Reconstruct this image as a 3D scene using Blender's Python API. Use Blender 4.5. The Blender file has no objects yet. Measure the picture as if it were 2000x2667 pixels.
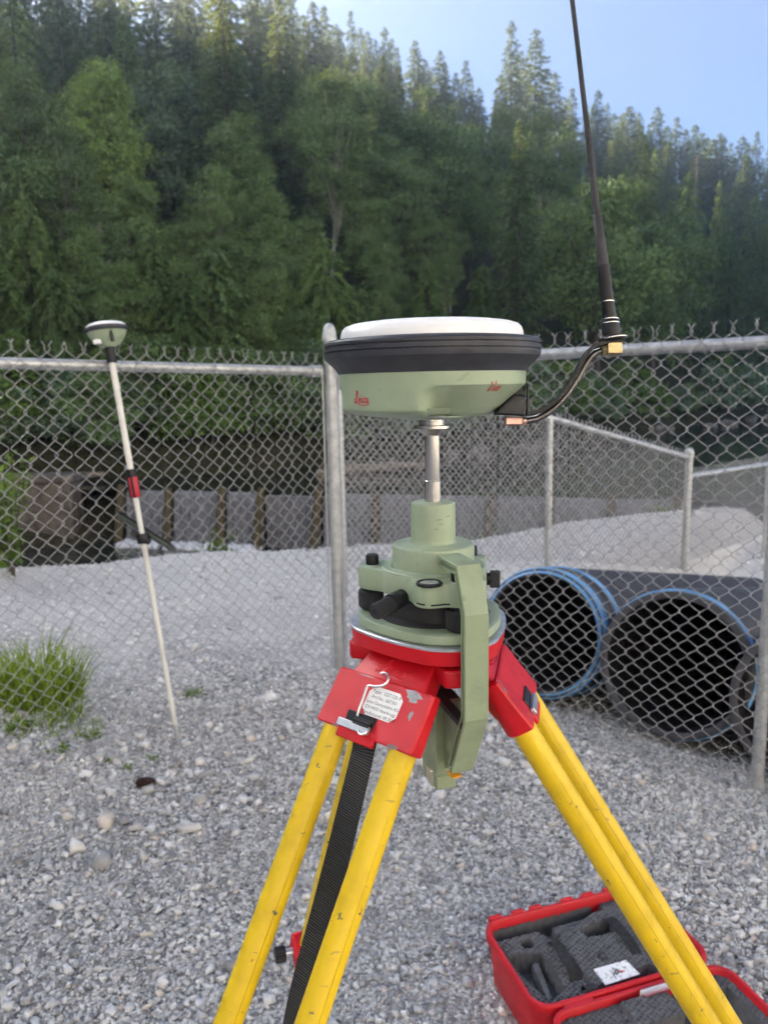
import bpy, bmesh, math, random
import numpy as np
from mathutils import Vector, Matrix
rng = np.random.default_rng(11); random.seed(11)
D2R = math.radians
sc = bpy.context.scene
COL = sc.collection

# ------------------------------------------------------------------ camera
H = 1.45; FPX = 1950.0; PITCH = D2R(9.4); ROLL = D2R(-1.17)
_F = np.array([0, math.cos(PITCH), -math.sin(PITCH)]); _R0 = np.array([1.0, 0, 0])
_U0 = np.array([0, math.sin(PITCH), math.cos(PITCH)])
_R = math.cos(ROLL)*_R0 + math.sin(ROLL)*_U0; _U = -math.sin(ROLL)*_R0 + math.cos(ROLL)*_U0
_C = np.array([0, 0, H])
cam_d = bpy.data.cameras.new('camera'); cam = bpy.data.objects.new('camera', cam_d); COL.objects.link(cam)
M = Matrix(((_R[0], _U[0], -_F[0], 0), (_R[1], _U[1], -_F[1], 0), (_R[2], _U[2], -_F[2], H), (0, 0, 0, 1)))
cam.matrix_world = M
cam_d.sensor_fit = 'VERTICAL'; cam_d.sensor_height = 36.0; cam_d.lens = 36.0*FPX/2667.0
cam_d.clip_start = 0.02; cam_d.clip_end = 3000
cam_d.dof.use_dof = True; cam_d.dof.focus_distance = 0.655; cam_d.dof.aperture_fstop = 10.5
sc.camera = cam
def ray(x, y): return _F + (x-1000)/FPX*_R + (1333.5-y)/FPX*_U
def atY(x, y, Y): d = ray(x, y); return _C + d*(Y/d[1])
def atD(x, y, D): return _C + ray(x, y)*D
def atZ(x, y, Z): d = ray(x, y); return _C + d*((Z-H)/d[2])
def proj(P):
    d = np.asarray(P, float)-_C; z = d@_F
    return np.array([1000+FPX*(d@_R)/z, 1333.5-FPX*(d@_U)/z])
def mpp(P): return ((np.asarray(P)-_C)@_F)/FPX

# ------------------------------------------------------------------ sky, sun, exposure
SUN_AZ = D2R(-60)
SUN_EL = D2R(26)
w = bpy.data.worlds.new('World'); sc.world = w; w.use_nodes = True
nt = w.node_tree; nt.nodes.clear()
sky = nt.nodes.new('ShaderNodeTexSky'); sky.sky_type = 'NISHITA'; sky.sun_disc = False
sky.sun_elevation = SUN_EL; sky.sun_rotation = SUN_AZ
sky.air_density = 1.0; sky.dust_density = 0.15; sky.ozone_density = 3.0; sky.altitude = 5000
bg = nt.nodes.new('ShaderNodeBackground'); bg.inputs['Strength'].default_value = 0.05
wo = nt.nodes.new('ShaderNodeOutputWorld')
nt.links.new(sky.outputs[0], bg.inputs[0]); nt.links.new(bg.outputs[0], wo.inputs[0])
sl = bpy.data.lights.new('sun', 'SUN'); sl.energy = 5.0; sl.angle = D2R(0.53); sl.color = (1.0, 0.90, 0.75)
so = bpy.data.objects.new('sun', sl); COL.objects.link(so)
sd = Vector((math.sin(SUN_AZ)*math.cos(SUN_EL), math.cos(SUN_AZ)*math.cos(SUN_EL), math.sin(SUN_EL)))
so.rotation_euler = (sd).to_track_quat('Z', 'Y').to_euler(); so.location = (0, 0, 60)
sc.view_settings.view_transform = 'Standard'; sc.view_settings.look = 'None'
sc.view_settings.exposure = 2.72; sc.view_settings.gamma = 1.0
sc.view_settings.use_white_balance = True; sc.view_settings.white_balance_temperature = 6700; sc.view_settings.white_balance_tint = 11
sc.cycles.max_bounces = 8; sc.cycles.diffuse_bounces = 3; sc.cycles.glossy_bounces = 3
sc.cycles.transparent_max_bounces = 8; sc.cycles.volume_bounces = 1
sc.cycles.use_adaptive_sampling = True

# ------------------------------------------------------------------ helpers
def srgb(r, g, b):
    f = lambda c: (c/12.92 if c <= .04045 else ((c+.055)/1.055)**2.4)
    return (f(r/255), f(g/255), f(b/255), 1.0)

class NT:
    def __init__(s, m):
        m.use_nodes = True; s.t = m.node_tree; s.t.nodes.clear()
        s.out = s.n('ShaderNodeOutputMaterial')
    def n(s, typ, **kw):
        o = s.t.nodes.new(typ)
        for k, v in kw.items(): setattr(o, k, v)
        return o
    def l(s, a, b): s.t.links.new(a, b)
    def noise(s, scale, detail=4, rough=.55, vec=None, dim=None):
        o = s.n('ShaderNodeTexNoise'); o.inputs['Scale'].default_value = scale
        o.inputs['Detail'].default_value = detail; o.inputs['Roughness'].default_value = rough
        if vec: s.l(vec, o.inputs['Vector'])
        return o.outputs['Fac']
    def ramp(s, fac, pts):
        o = s.n('ShaderNodeValToRGB'); e = o.color_ramp.elements
        while len(e) < len(pts): e.new(0.5)
        for i, (p, c) in enumerate(pts): e[i].position = p; e[i].color = c if len(c) == 4 else (*c, 1)
        s.l(fac, o.inputs[0]); return o.outputs[0]
    def mix(s, fac, a, b, typ='MIX'):
        o = s.n('ShaderNodeMix'); o.data_type = 'RGBA'; o.blend_type = typ
        for sock, v in ((o.inputs[0], fac), (o.inputs[6], a), (o.inputs[7], b)):
            if hasattr(v, 'is_output'): s.l(v, sock)
            else: sock.default_value = v
        return o.outputs[2]
    def math(s, op, a, b=None):
        o = s.n('ShaderNodeMath'); o.operation = op
        for i, v in enumerate((a, b)):
            if v is None: continue
            if hasattr(v, 'is_output'): s.l(v, o.inputs[i])
            else: o.inputs[i].default_value = v
        return o.outputs[0]
    def coord(s, which='Object'): return s.n('ShaderNodeTexCoord').outputs[which]
    def bump(s, h, strength=.3, dist=.002, normal=None):
        o = s.n('ShaderNodeBump'); o.inputs['Strength'].default_value = strength; o.inputs['Distance'].default_value = dist
        s.l(h, o.inputs['Height'])
        if normal: s.l(normal, o.inputs['Normal'])
        return o.outputs[0]
    def bsdf(s, color, rough=.5, metal=0., normal=None, spec=.5, coat=0.):
        o = s.n('ShaderNodeBsdfPrincipled')
        for nm, v in (('Base Color', color), ('Roughness', rough), ('Metallic', metal), ('Specular IOR Level', spec), ('Coat Weight', coat)):
            if hasattr(v, 'is_output'): s.l(v, o.inputs[nm])
            else: o.inputs[nm].default_value = v
        if normal: s.l(normal, o.inputs['Normal'])
        s.l(o.outputs[0], s.out.inputs[0]); return o

def mat(name): return bpy.data.materials.new(name)
MATS = {}
def painted(name, col, rough=.42, vary=.12, chip=None, chip_amt=.0, scale=60, bump=.12, spec=.5, dirt=.25):
    """paint or plastic with grime, faint scratches and chips showing another colour"""
    m = mat(name); t = NT(m); c = t.coord()
    n1 = t.noise(scale*.35, 5, .6, c); n2 = t.noise(scale*4, 3, .6, c)
    dark = tuple(x*(1-vary*2.2) for x in col[:3])+(1,)
    lite = tuple(min(1, x*(1+vary)) for x in col[:3])+(1,)
    col1 = t.ramp(n1, [(.3, dark), (.5, col), (.72, lite)])
    # grime specks
    n3 = t.noise(scale*2.2, 6, .7, c)
    g = t.ramp(n3, [(.66, (0, 0, 0)), (.74, (1, 1, 1))])
    col2 = t.mix(t.math('MULTIPLY', g, dirt), col1, (.05, .045, .035, 1))
    # scratches : stretched noise
    mp = t.n('ShaderNodeMapping'); mp.inputs['Scale'].default_value = (18, 260, 120); mp.inputs['Rotation'].default_value = (.4, .7, .5); t.l(c, mp.inputs[0])
    ns = t.noise(1.0, 2, .5, mp.outputs[0])
    s2 = t.ramp(ns, [(.70, (0, 0, 0)), (.73, (1, 1, 1))])
    col3 = t.mix(t.math('MULTIPLY', s2, dirt*.7), col2, (.08, .07, .06, 1))
    rg = t.ramp(n1, [(.3, (rough*1.25,)*3), (.7, (rough*.8,)*3)])
    metal = 0.
    if chip:
        n4 = t.noise(scale*.55, 7, .62, c)
        cm = t.ramp(n4, [(.70-chip_amt, (0, 0, 0)), (.708-chip_amt, (1, 1, 1))])
        col3 = t.mix(cm, col3, chip)
    nb = t.bump(n2, bump, .0006)
    t.bsdf(col3, rg, metal, nb, spec)
    MATS[name] = m; return m
def simple(name, col, rough=.5, metal=0., vary=.15, scale=40, bump=.15, bdist=.001, spec=.5, stretch=None):
    m = mat(name); t = NT(m); c = t.coord()
    if stretch:
        mp = t.n('ShaderNodeMapping'); mp.inputs['Scale'].default_value = stretch; t.l(c, mp.inputs[0]); c = mp.outputs[0]
    n1 = t.noise(scale, 6, .6, c)
    a = tuple(max(0, x*(1-vary*1.6)) for x in col[:3])+(1,); b = tuple(min(1, x*(1+vary)) for x in col[:3])+(1,)
    cc = t.ramp(n1, [(.3, a), (.7, b)])
    rr = t.ramp(t.noise(scale*.4, 4, .6, c), [(.3, (min(1, rough*1.3),)*3), (.7, (rough*.75,)*3)])
    nb = t.bump(t.noise(scale*5, 4, .6, c), bump, bdist)
    t.bsdf(cc, rr, metal, nb, spec); MATS[name] = m; return m

class MB:
    def __init__(s): s.v = []; s.f = []; s.n = 0
    def add(s, verts, faces):
        verts = np.asarray(verts, float); s.v.append(verts)
        for fc in faces: s.f.append([i+s.n for i in fc])
        s.n += len(verts); return s
    def box(s, size, loc=(0, 0, 0), rot=None, taper=None):
        x, y, z = [q/2 for q in size]
        V = np.array([(-x, -y, -z), (x, -y, -z), (x, y, -z), (-x, y, -z), (-x, -y, z), (x, -y, z), (x, y, z), (-x, y, z)])
        if taper: V[4:, 0] *= taper[0]; V[4:, 1] *= taper[1]
        if rot is not None: V = V@np.array(rot).T
        V = V+np.array(loc)
        return s.add(V, [(0, 3, 2, 1), (4, 5, 6, 7), (0, 1, 5, 4), (1, 2, 6, 5), (2, 3, 7, 6), (3, 0, 4, 7)])
    def hexa(s, bot, top):
        return s.add(list(bot)+list(top), [(0, 3, 2, 1), (4, 5, 6, 7), (0, 1, 5, 4), (1, 2, 6, 5), (2, 3, 7, 6), (3, 0, 4, 7)])
    def lathe(s, prof, seg=48, loc=(0, 0, 0), rot=None, caps=True, fn=None):
        """prof: list of (r, z) bottom to top"""
        a = np.linspace(0, 2*math.pi, seg, endpoint=False)
        V = []
        for (r, z) in prof:
            rr = np.full(seg, r) if fn is None else fn(a, r, z)
            V.append(np.stack([rr*np.cos(a), rr*np.sin(a), np.full(seg, z)], 1))
        V = np.concatenate(V); F = []
        for i in range(len(prof)-1):
            for j in range(seg):
                k = (j+1) % seg
                F.append((i*seg+j, i*seg+k, (i+1)*seg+k, (i+1)*seg+j))
        if caps:
            F.append(tuple(range(seg-1, -1, -1))); F.append(tuple((len(prof)-1)*seg+j for j in range(seg)))
        if rot is not None: V = V@np.array(rot).T
        return s.add(V+np.array(loc), F)
    def prism(s, pts, z0, z1, loc=(0, 0, 0), rot=None):
        n = len(pts); p = np.array(pts, float)
        V = np.concatenate([np.c_[p, np.full(n, z0)], np.c_[p, np.full(n, z1)]])
        if rot is not None: V = V@np.array(rot).T
        F = [tuple(range(n-1, -1, -1)), tuple(range(n, 2*n))]+[(i, (i+1) % n, n+(i+1) % n, n+i) for i in range(n)]
        return s.add(V+np.array(loc), F)
    def tube(s, path, rad, seg=12, caps=True, flat=None):
        P = np.array(path, float); n = len(P)
        rad = np.full(n, rad) if np.isscalar(rad) else np.array(rad)
        T = np.gradient(P, axis=0); T /= np.linalg.norm(T, axis=1)[:, None]+1e-12
        ref = np.array([0, 0, 1.]) if abs(T[0][2]) < .9 else np.array([1., 0, 0])
        N = np.cross(T[0], ref); N /= np.linalg.norm(N)
        a = np.linspace(0, 2*math.pi, seg, endpoint=False); V = []
        for i in range(n):
            N = N-T[i]*(N@T[i]); N /= np.linalg.norm(N)+1e-12; B = np.cross(T[i], N)
            V.append(P[i]+rad[i]*(np.cos(a)[:, None]*N+np.sin(a)[:, None]*B))
        F = []
        for i in range(n-1):
            for j in range(seg):
                k = (j+1) % seg; F.append((i*seg+j, i*seg+k, (i+1)*seg+k, (i+1)*seg+j))
        if caps: F.append(tuple(range(seg-1, -1, -1))); F.append(tuple((n-1)*seg+j for j in range(seg)))
        return s.add(np.concatenate(V), F)
    def mesh(s, name):
        me = bpy.data.meshes.new(name)
        V = np.concatenate(s.v) if s.v else np.zeros((0, 3))
        me.from_pydata(V.tolist(), [], s.f); me.update(); return me
    def build(s, name, m, parent=None, smooth=True, angle=35, bevel=0, seg=2, label=None):
        me = s.mesh(name)
        return link(name, me, m, parent, smooth, angle, bevel, seg, label)
def link(name, me, m=None, parent=None, smooth=True, angle=35, bevel=0, seg=2, label=None):
    if m is not None and not me.materials: me.materials.append(m)
    if smooth and len(me.polygons):
        me.polygons.foreach_set('use_smooth', np.ones(len(me.polygons), bool))
        if not bevel: me.set_sharp_from_angle(angle=D2R(angle))
    o = bpy.data.objects.new(name, me); COL.objects.link(o)
    if parent is not None: o.parent = parent
    if bevel:
        b = o.modifiers.new('bevel', 'BEVEL'); b.width = bevel; b.segments = seg; b.limit_method = 'ANGLE'; b.angle_limit = D2R(30)
        b.harden_normals = False
        if smooth:
            me.set_sharp_from_angle(angle=D2R(80))
    if label: o['label'] = label
    return o
def tag(o, label=None, cat=None, group=None, kind=None):
    if label: o['label'] = label
    if cat: o['category'] = cat
    if group: o['group'] = group
    if kind: o['kind'] = kind
    return o
def thing(name, loc, label, cat, group=None, rz=0):
    o = bpy.data.objects.new(name, None); COL.objects.link(o); o.location = loc; o.rotation_euler = (0, 0, rz)
    o.empty_display_size = .05
    return tag(o, label, cat, group)
def basis(z, x=None):
    """rotation matrix (3x3) whose z axis is z and x axis near x"""
    z = np.array(z, float); z /= np.linalg.norm(z)
    x = np.array(x if x is not None else ((1, 0, 0) if abs(z[0]) < .9 else (0, 1, 0)), float)
    x = x-z*(x@z); x /= np.linalg.norm(x); y = np.cross(z, x)
    return np.stack([x, y, z], 1)
def smooth_path(pts, n=40):
    P = np.array(pts, float); m = len(P)
    t = np.linspace(0, m-1, n); out = []
    for q in t:
        i = min(int(q), m-2); f = q-i
        p0, p1, p2, p3 = P[max(i-1, 0)], P[i], P[i+1], P[min(i+2, m-1)]
        out.append(.5*((2*p1)+(-p0+p2)*f+(2*p0-5*p1+4*p2-p3)*f*f+(-p0+3*p1-3*p2+p3)*f**3))
    return np.array(out)
def smoothstep(x, a, b):
    t = np.clip((np.asarray(x, float)-a)/(b-a), 0, 1); return t*t*(3-2*t)

# script lettering drawn as strokes, unit x height ~0.4, total width ~2
def letter_e(x): return [(x, .2), (x+.14, .24), (x+.22, .33), (x+.16, .42), (x+.05, .36), (x+.0, .2), (x+.06, .06), (x+.16, .03), (x+.28, .12)]
def letter_i(x): return [(x, .18), (x+.1, .4), (x+.07, .15), (x+.12, .03), (x+.22, .12)]
def letter_c(x): return [(x+.22, .36), (x+.12, .42), (x+.02, .3), (x, .14), (x+.08, .03), (x+.2, .06), (x+.28, .14)]
def letter_a(x): return [(x+.24, .36), (x+.12, .42), (x+.01, .28), (x+.02, .08), (x+.1, .03), (x+.2, .14), (x+.26, .4), (x+.24, .12), (x+.3, .03), (x+.4, .12)]
LEICA = [[(.02, .28), (.12, .36), (.28, .36), (.42, .55), (.5, .8), (.5, .96), (.43, 1.0), (.37, .86), (.33, .55), (.3, .28), (.22, .08), (.1, .0), (.0, .04), (.02, .14), (.14, .14), (.32, .04), (.6, -.1), (1.1, -.18), (1.6, -.16), (1.9, -.1)],
         [(.5, .1)]+letter_e(.58), letter_i(.92), [(1.02, .56), (1.04, .6)], letter_c(1.2), letter_a(1.5)]
VIVA = [[(0, .75), (.1, .85), (.12, .5), (.18, .05), (.34, .45), (.5, .95)], [(.52, .5), (.5, .05)], [(.54, .68), (.56, .74)],
        [(.68, .5), (.72, .05), (.9, .5)], [(1.2, .46), (1.05, .5), (.95, .25), (1.0, .06), (1.12, .1), (1.22, .48), (1.2, .06)]]
def strokes(strk, fn, scale, rad, mb, slant=.0, seg=6):
    for s in strk:
        p = smooth_path(s, max(4, 6*len(s))) if len(s) > 2 else np.array(s)
        pts = [fn((q[0]+q[1]*slant)*scale, q[1]*scale) for q in p]
        mb.tube(pts, rad, seg)
    return mb
def text_mesh(txt, size, name='lettering', align='LEFT', extrude=.0):
    cu = bpy.data.curves.new(name, 'FONT'); cu.body = txt; cu.size = size; cu.align_x = align; cu.extrude = extrude; cu.resolution_u = 3
    o = bpy.data.objects.new(name, cu); COL.objects.link(o)
    dg = bpy.context.evaluated_depsgraph_get(); me = bpy.data.meshes.new_from_object(o.evaluated_get(dg))
    bpy.data.objects.remove(o); return me
# ------------------------------------------------------------------ terrain
CORNER = np.array([-.249, 3.756]); RPOST = np.array([1.287, 2.453]); LEND = np.array([-1.37, 2.75])
dR = (RPOST-CORNER)/np.linalg.norm(RPOST-CORNER); nR = np.array([-dR[1], dR[0]])      # nR points away from the yard
dL = (LEND-CORNER)/np.linalg.norm(LEND-CORNER)
WATER_UP, WATER_DN = -.67, -1.80
def vnoise(x, y, s, seed=0):
    out = np.zeros_like(np.asarray(x, float)); r = np.random.default_rng(seed)
    for k in range(7):
        a = r.uniform(0, 2*math.pi); fq = s*r.uniform(.6, 1.9); ph = r.uniform(0, 7)
        out += np.sin((np.cos(a)*x+np.sin(a)*y)*fq+ph)
    return out/7
CREST_X = [-12, -3.1, -1.95, -.45, 1.0, 3.6, 5.6, 9.5, 14]; CREST_Y = [5.6, 6.2, 6.7, 6.9, 8.0, 10.2, 11.3, 12.2, 12.6]
WEIR_A, WEIR_B = np.array([-9.0, 17.2]), np.array([9.5, 12.2])
def weir_y(x): return WEIR_A[1]+(x-WEIR_A[0])*(WEIR_B[1]-WEIR_A[1])/(WEIR_B[0]-WEIR_A[0])
BT = [-.9, -.6, -.2, 0, .2, .4, .6, .9]; BY = [15, 17.5, 20, 21.5, 26, 36, 46, 60]
ST = [-2.0, -.95, -.6, -.3, 0, .2, .4, .6, .9]; SS = [.82, .82, .48, .42, .38, .33, .26, .21, .2]  # leftmost slopes, out of view, are steepened to keep sun off the yard
def ground_z(x, y):
    x = np.asarray(x, float); y = np.asarray(y, float)
    s = (x-CORNER[0])*nR[0]+(y-CORNER[1])*nR[1]; q = (x-CORNER[0])*dR[0]+(y-CORNER[1])*dR[1]
    sl = .05+.165*smoothstep(q, -.7, .9)
    drop = np.minimum(np.maximum(s, 0)*sl, .85)
    drop = drop*smoothstep(x, -.6, .7)
    z = -drop+.012*vnoise(x, y, 2.6, 1)+.007*vnoise(x, y, 11, 3)+smoothstep(y, 4.5, 7)*(.018*vnoise(x, y, 6, 13)+.03*vnoise(x, y, 3, 14))+.025*vnoise(x, y, .7, 2)*smoothstep(y, 1, 4)
    cy = np.interp(x, CREST_X, CREST_Y)+.22*vnoise(x, y*0, 1.7, 4)
    cy = np.where((x > -.8) & (x < 20), cy, cy)
    over = y-cy
    # small windrow on the crest then a bank to the creek bed
    z = z+.07*np.exp(-((over+.35)/.45)**2)*(1+.6*vnoise(x, y, 2.2, 5))*smoothstep(x, -.5, 2)
    bank = -np.maximum(over, 0)*.62
    z = np.maximum(z+bank, -2.5+.08*vnoise(x, y, 1.5, 6))
    return z
def hill_z(x, y):
    x = np.asarray(x, float); y = np.asarray(y, float)
    # left of the view an unseen valley side is added to block the sun
    rr = np.hypot(x, y)*.707; cur = (x < 0) & (-x > y); t = np.where(cur, -1.0-.5*np.clip((-x-y)/np.maximum(-x, 1), 0, 1), x/np.maximum(y, 1.0)); y = np.where(cur, rr, y)
    s = y-np.interp(t, BT, BY)-.8*vnoise(x, y, .25, 8)
    sl = np.interp(t, ST, SS); S = np.interp(t, [-.95, -.6, -.2, .2, .6], [118, 85, 80, 80, 72])
    z = -.55+sl*np.minimum(s, S)-.12*np.maximum(s-S, 0)
    z = z+.9*np.exp(-(np.maximum(s, 0)/2.5)**2)*(s > 0)*.4+smoothstep(s, 0, 12)*1.3*vnoise(x, y, .13, 9)
    return np.where(s < 0, np.maximum(-.55+s*.5, -3), z)
def sheet(name, xs, ys, fn, m):
    X, Y = np.meshgrid(xs, ys); Z = fn(X, Y); nx, ny = len(xs), len(ys)
    V = np.stack([X, Y, Z], -1).reshape(-1, 3)
    i = np.arange(ny-1)[:, None]*nx+np.arange(nx-1)[None]; i = i.ravel()
    Fc = np.stack([i, i+1, i+nx+1, i+nx], 1)
    me = bpy.data.meshes.new(name); me.vertices.add(len(V)); me.vertices.foreach_set('co', V.ravel().astype(np.float32))
    me.loops.add(Fc.size); me.loops.foreach_set('vertex_index', Fc.ravel().astype(np.int32))
    me.polygons.add(len(Fc)); me.polygons.foreach_set('loop_start', (np.arange(len(Fc))*4).astype(np.int32))
    me.polygons.foreach_set('use_smooth', np.ones(len(Fc), bool)); me.update(calc_edges=True); me.validate()
    me.materials.append(m); o = bpy.data.objects.new(name, me); COL.objects.link(o); o['kind'] = 'structure'; return o

# gravel ground material
m_ground = mat('gravel_ground'); t = NT(m_ground); c = t.coord()
v1 = t.n('ShaderNodeTexVoronoi'); v1.inputs['Scale'].default_value = 62; t.l(c, v1.inputs['Vector'])
v2 = t.n('ShaderNodeTexVoronoi'); v2.inputs['Scale'].default_value = 150; t.l(c, v2.inputs['Vector'])
sp = t.n('ShaderNodeSeparateColor'); t.l(v1.outputs['Color'], sp.inputs[0])
stone = t.ramp(sp.outputs[0], [(0, (.10, .10, .10)), (.3, (.24, .24, .24)), (.65, (.40, .395, .385)), (1, (.62, .61, .59))])
big = t.noise(.9, 5, .6, c)
fine = t.ramp(t.noise(3.0, 6, .65, c), [(.35, (.46, .445, .42)), (.65, (.68, .66, .63))])
colr = t.mix(t.ramp(big, [(.48, (0, 0, 0)), (.60, (.9, .9, .9))]), stone, fine)
sepy = t.n('ShaderNodeSeparateXYZ'); t.l(c, sepy.inputs[0])
far = t.ramp(t.math('ADD', t.math('MULTIPLY', sepy.outputs[1], .1), t.math('MULTIPLY', t.noise(1.3, 4, .6, c), .12)), [(.42, (0, 0, 0)), (.56, (.8, .8, .8))])
colr = t.mix(far, colr, t.ramp(t.noise(45, 5, .7, c), [(.3, (.50, .49, .475)), (.7, (.74, .73, .71))]))
hgt = t.math('ADD', t.math('MULTIPLY', v1.outputs['Distance'], -1.0), t.math('MULTIPLY', v2.outputs['Distance'], -.4))
t.bsdf(colr, .93, 0, t.bump(hgt, .9, .012), .25)
xs = np.unique(np.concatenate([np.linspace(-60, -6, 28), np.linspace(-6, 8, 190), np.linspace(8, 60, 28)]))
ys = np.unique(np.concatenate([np.linspace(-60, 0, 26), np.linspace(0, 13, 180), np.linspace(13, 46, 34)]))
sheet('ground', xs, ys, ground_z, m_ground)

m_floor = mat('forest_floor'); t = NT(m_floor); c = t.coord()
n1 = t.noise(.5, 6, .65, c); n2 = t.noise(6, 5, .6, c)
cc = t.ramp(n1, [(.3, (.018, .022, .010)), (.5, (.035, .04, .016)), (.7, (.07, .055, .032))])
t.bsdf(t.mix(.4, cc, t.ramp(n2, [(.35, (.012, .015, .008)), (.7, (.08, .07, .045))])), .95, 0, t.bump(n2, 1, .2), .1)
xs = np.concatenate([np.linspace(-230, -60, 50), np.linspace(-58, 60, 120), np.linspace(62, 170, 50)])
ys = np.concatenate([np.linspace(-60, 11.5, 40), np.linspace(12, 60, 97), np.linspace(61.5, 160, 60), np.linspace(163, 230, 24)])
sheet('hillside', xs, ys, hill_z, m_floor)

# unseen pale rock bank, added behind the camera to bounce sunlight onto the yard
def bounce_bank_z(a, q): return q
m_bounce_bank = mat('added_bounce_bank'); t = NT(m_bounce_bank); c = t.coord()
t.bsdf(t.ramp(t.noise(.35, 6, .65, c), [(.3, (.46, .44, .41)), (.7, (.66, .64, .60))]), .95, 0, t.bump(t.noise(2.5, 5, .6, c), .8, .3), .2)
V = []; na, nq = 60, 26
for i in range(na):
    a = D2R(-190+222*i/(na-1))          # from the left rear round to the right
    for j in range(nq):
        q = j/(nq-1); r_ = 15+40*q; zz = -1.2+47*q**1.05+1.2*math.sin(i*.9+j*.7)*q
        V.append((r_*math.cos(a)*1.5, -2+r_*math.sin(a)*1.0 if math.sin(a) < 0 else -2+r_*math.sin(a), zz))
o = MB().add(V, [(i*nq+j, (i+1)*nq+j, (i+1)*nq+j+1, i*nq+j+1) for i in range(na-1) for j in range(nq-1)]).build('added_bounce_bank', m_bounce_bank, None, angle=80); o['kind'] = 'structure'
# water
def water_mat(name, col, scale, strength):
    m = mat(name); t = NT(m); c = t.coord()
    t.bsdf(col, .06, 0, t.bump(t.noise(scale, 4, .6, c), strength, .05), .5); return m
m_pond = water_mat('pond_water', (.012, .018, .012, 1), 2.2, .25)
m_creek = water_mat('creek_water', (.02, .024, .018, 1), 5, .6)
def flat_poly(name, pts, z, m):
    me = bpy.data.meshes.new(name); n = len(pts)
    me.from_pydata([(x, y, z) for x, y in pts], [], [tuple(range(n))]); me.update(); me.materials.append(m)
    o = bpy.data.objects.new(name, me); COL.objects.link(o); o['kind'] = 'structure'; return o
flat_poly('pond_water', [(-45, weir_y(-9)+.12), (WEIR_A[0], WEIR_A[1]+.12), (WEIR_B[0], WEIR_B[1]+.12), (60, 12.4), (95, 75), (-45, 45)], WATER_UP, m_pond)
flat_poly('creek_water', [(-45, 6), (14, 6), (14, 12.2), (WEIR_B[0], WEIR_B[1]+.05), (WEIR_A[0], WEIR_A[1]+.05), (-45, 17.2)], WATER_DN, m_creek)

# ------------------------------------------------------------------ weir
m_conc = simple('wet_concrete', (.12, .10, .08, 1), .8, 0, .4, 3, .5, .03)
m_panel = simple('wet_weir_board', (.17, .17, .18, 1), .35, 0, .45, 6, .5, .02, .5, (6, 6, .6))
m_post = simple('weathered_post', (.085, .066, .030, 1), .8, 0, .3, 8, .4, .01, .4, (5, 5, .8))
m_foam = simple('white_water', (.75, .78, .82, 1), .6, 0, .12, 9, .8, .05)
m_sheet = simple('falling_water', (.24, .245, .265, 1), .25, 0, .35, 5, .9, .03, .5, (9, 9, .35))
wd = (WEIR_B-WEIR_A)/np.linalg.norm(WEIR_B-WEIR_A); wn = np.array([wd[1], -wd[0]])  # towards the camera
wroot = thing('weir', (WEIR_A[0], WEIR_A[1], WATER_DN), 'low timber weir with leaning posts and water spilling between them', 'weir')
def wl(q, off, z): return (wd[0]*q+wn[0]*off, wd[1]*q+wn[1]*off, z-WATER_DN)
RW = np.array([[wd[0], -wd[1], 0], [wd[1], wd[0], 0], [0, 0, 1]])
post_q = []
for px in (330, 452, 588, 690, 838, 985, 1130, 1280, 1430, 1590, 1760):
    d = ray(px, 1330); k = d[0]/d[1]
    # intersection with weir line
    A = np.array([[wd[0], -k], [wd[1], -1]]); qq = np.linalg.solve(A, -WEIR_A); post_q.append(qq[0])
post_q = sorted(post_q)
for i in range(len(post_q)-1):
    a, b = post_q[i]+.1, post_q[i+1]-.1; mid = (a+b)/2
    MB().box((b-a+.12, .10, 1.5), wl(mid, 0, WATER_UP-.03-.75), RW).build('board_panel', m_panel, wroot, bevel=.01)
    if i % 4 != 3 or i > 4:
        n = 24; V = []; Fc = []
        for j in range(n):
            x = a+(b-a)*j/(n-1); 
            for k2, (o, z) in enumerate(((-.12, WATER_UP+.015), (.05, WATER_UP+.03), (.10, WATER_UP-.1), (.16+.03*math.sin(j*2.1), WATER_UP-.55), (.22+.04*math.sin(j*1.3), WATER_DN+.05))):
                V.append(wl(x, o+.012*math.sin(j*3.7), z))
        for j in range(n-1):
            for k2 in range(4): q0 = j*5+k2; Fc.append((q0, q0+1, q0+6, q0+5))
        MB().add(V, Fc).build('water_sheet', m_sheet, wroot, angle=80)
        mb = MB()
        for j in range(70):
            x = rng.uniform(a, b); o = rng.uniform(.18, .62); r0 = rng.uniform(.05, .13)
            mb.lathe([(r0*.5, -.02), (r0, .01), (r0*.8, .05+r0*.2), (r0*.2, .07+r0*.4)], 7, wl(x, o, WATER_DN+.0))
        fo = mb.build('foam', m_foam, wroot, angle=80); fo['kind'] = 'stuff'
for i, q in enumerate(post_q):
    tilt = rng.uniform(-.22, .10)
    p0 = np.array(wl(q+tilt, .38, WATER_DN-.7)); p1 = np.array(wl(q, .13, WATER_UP+.1+rng.uniform(-.04, .1)))
    MB().tube([p0, p0+(p1-p0)*.4, p0+(p1-p0)*.8, p1], [.10, .095, .085, .075], 10).build('post', m_post, wroot)
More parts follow.
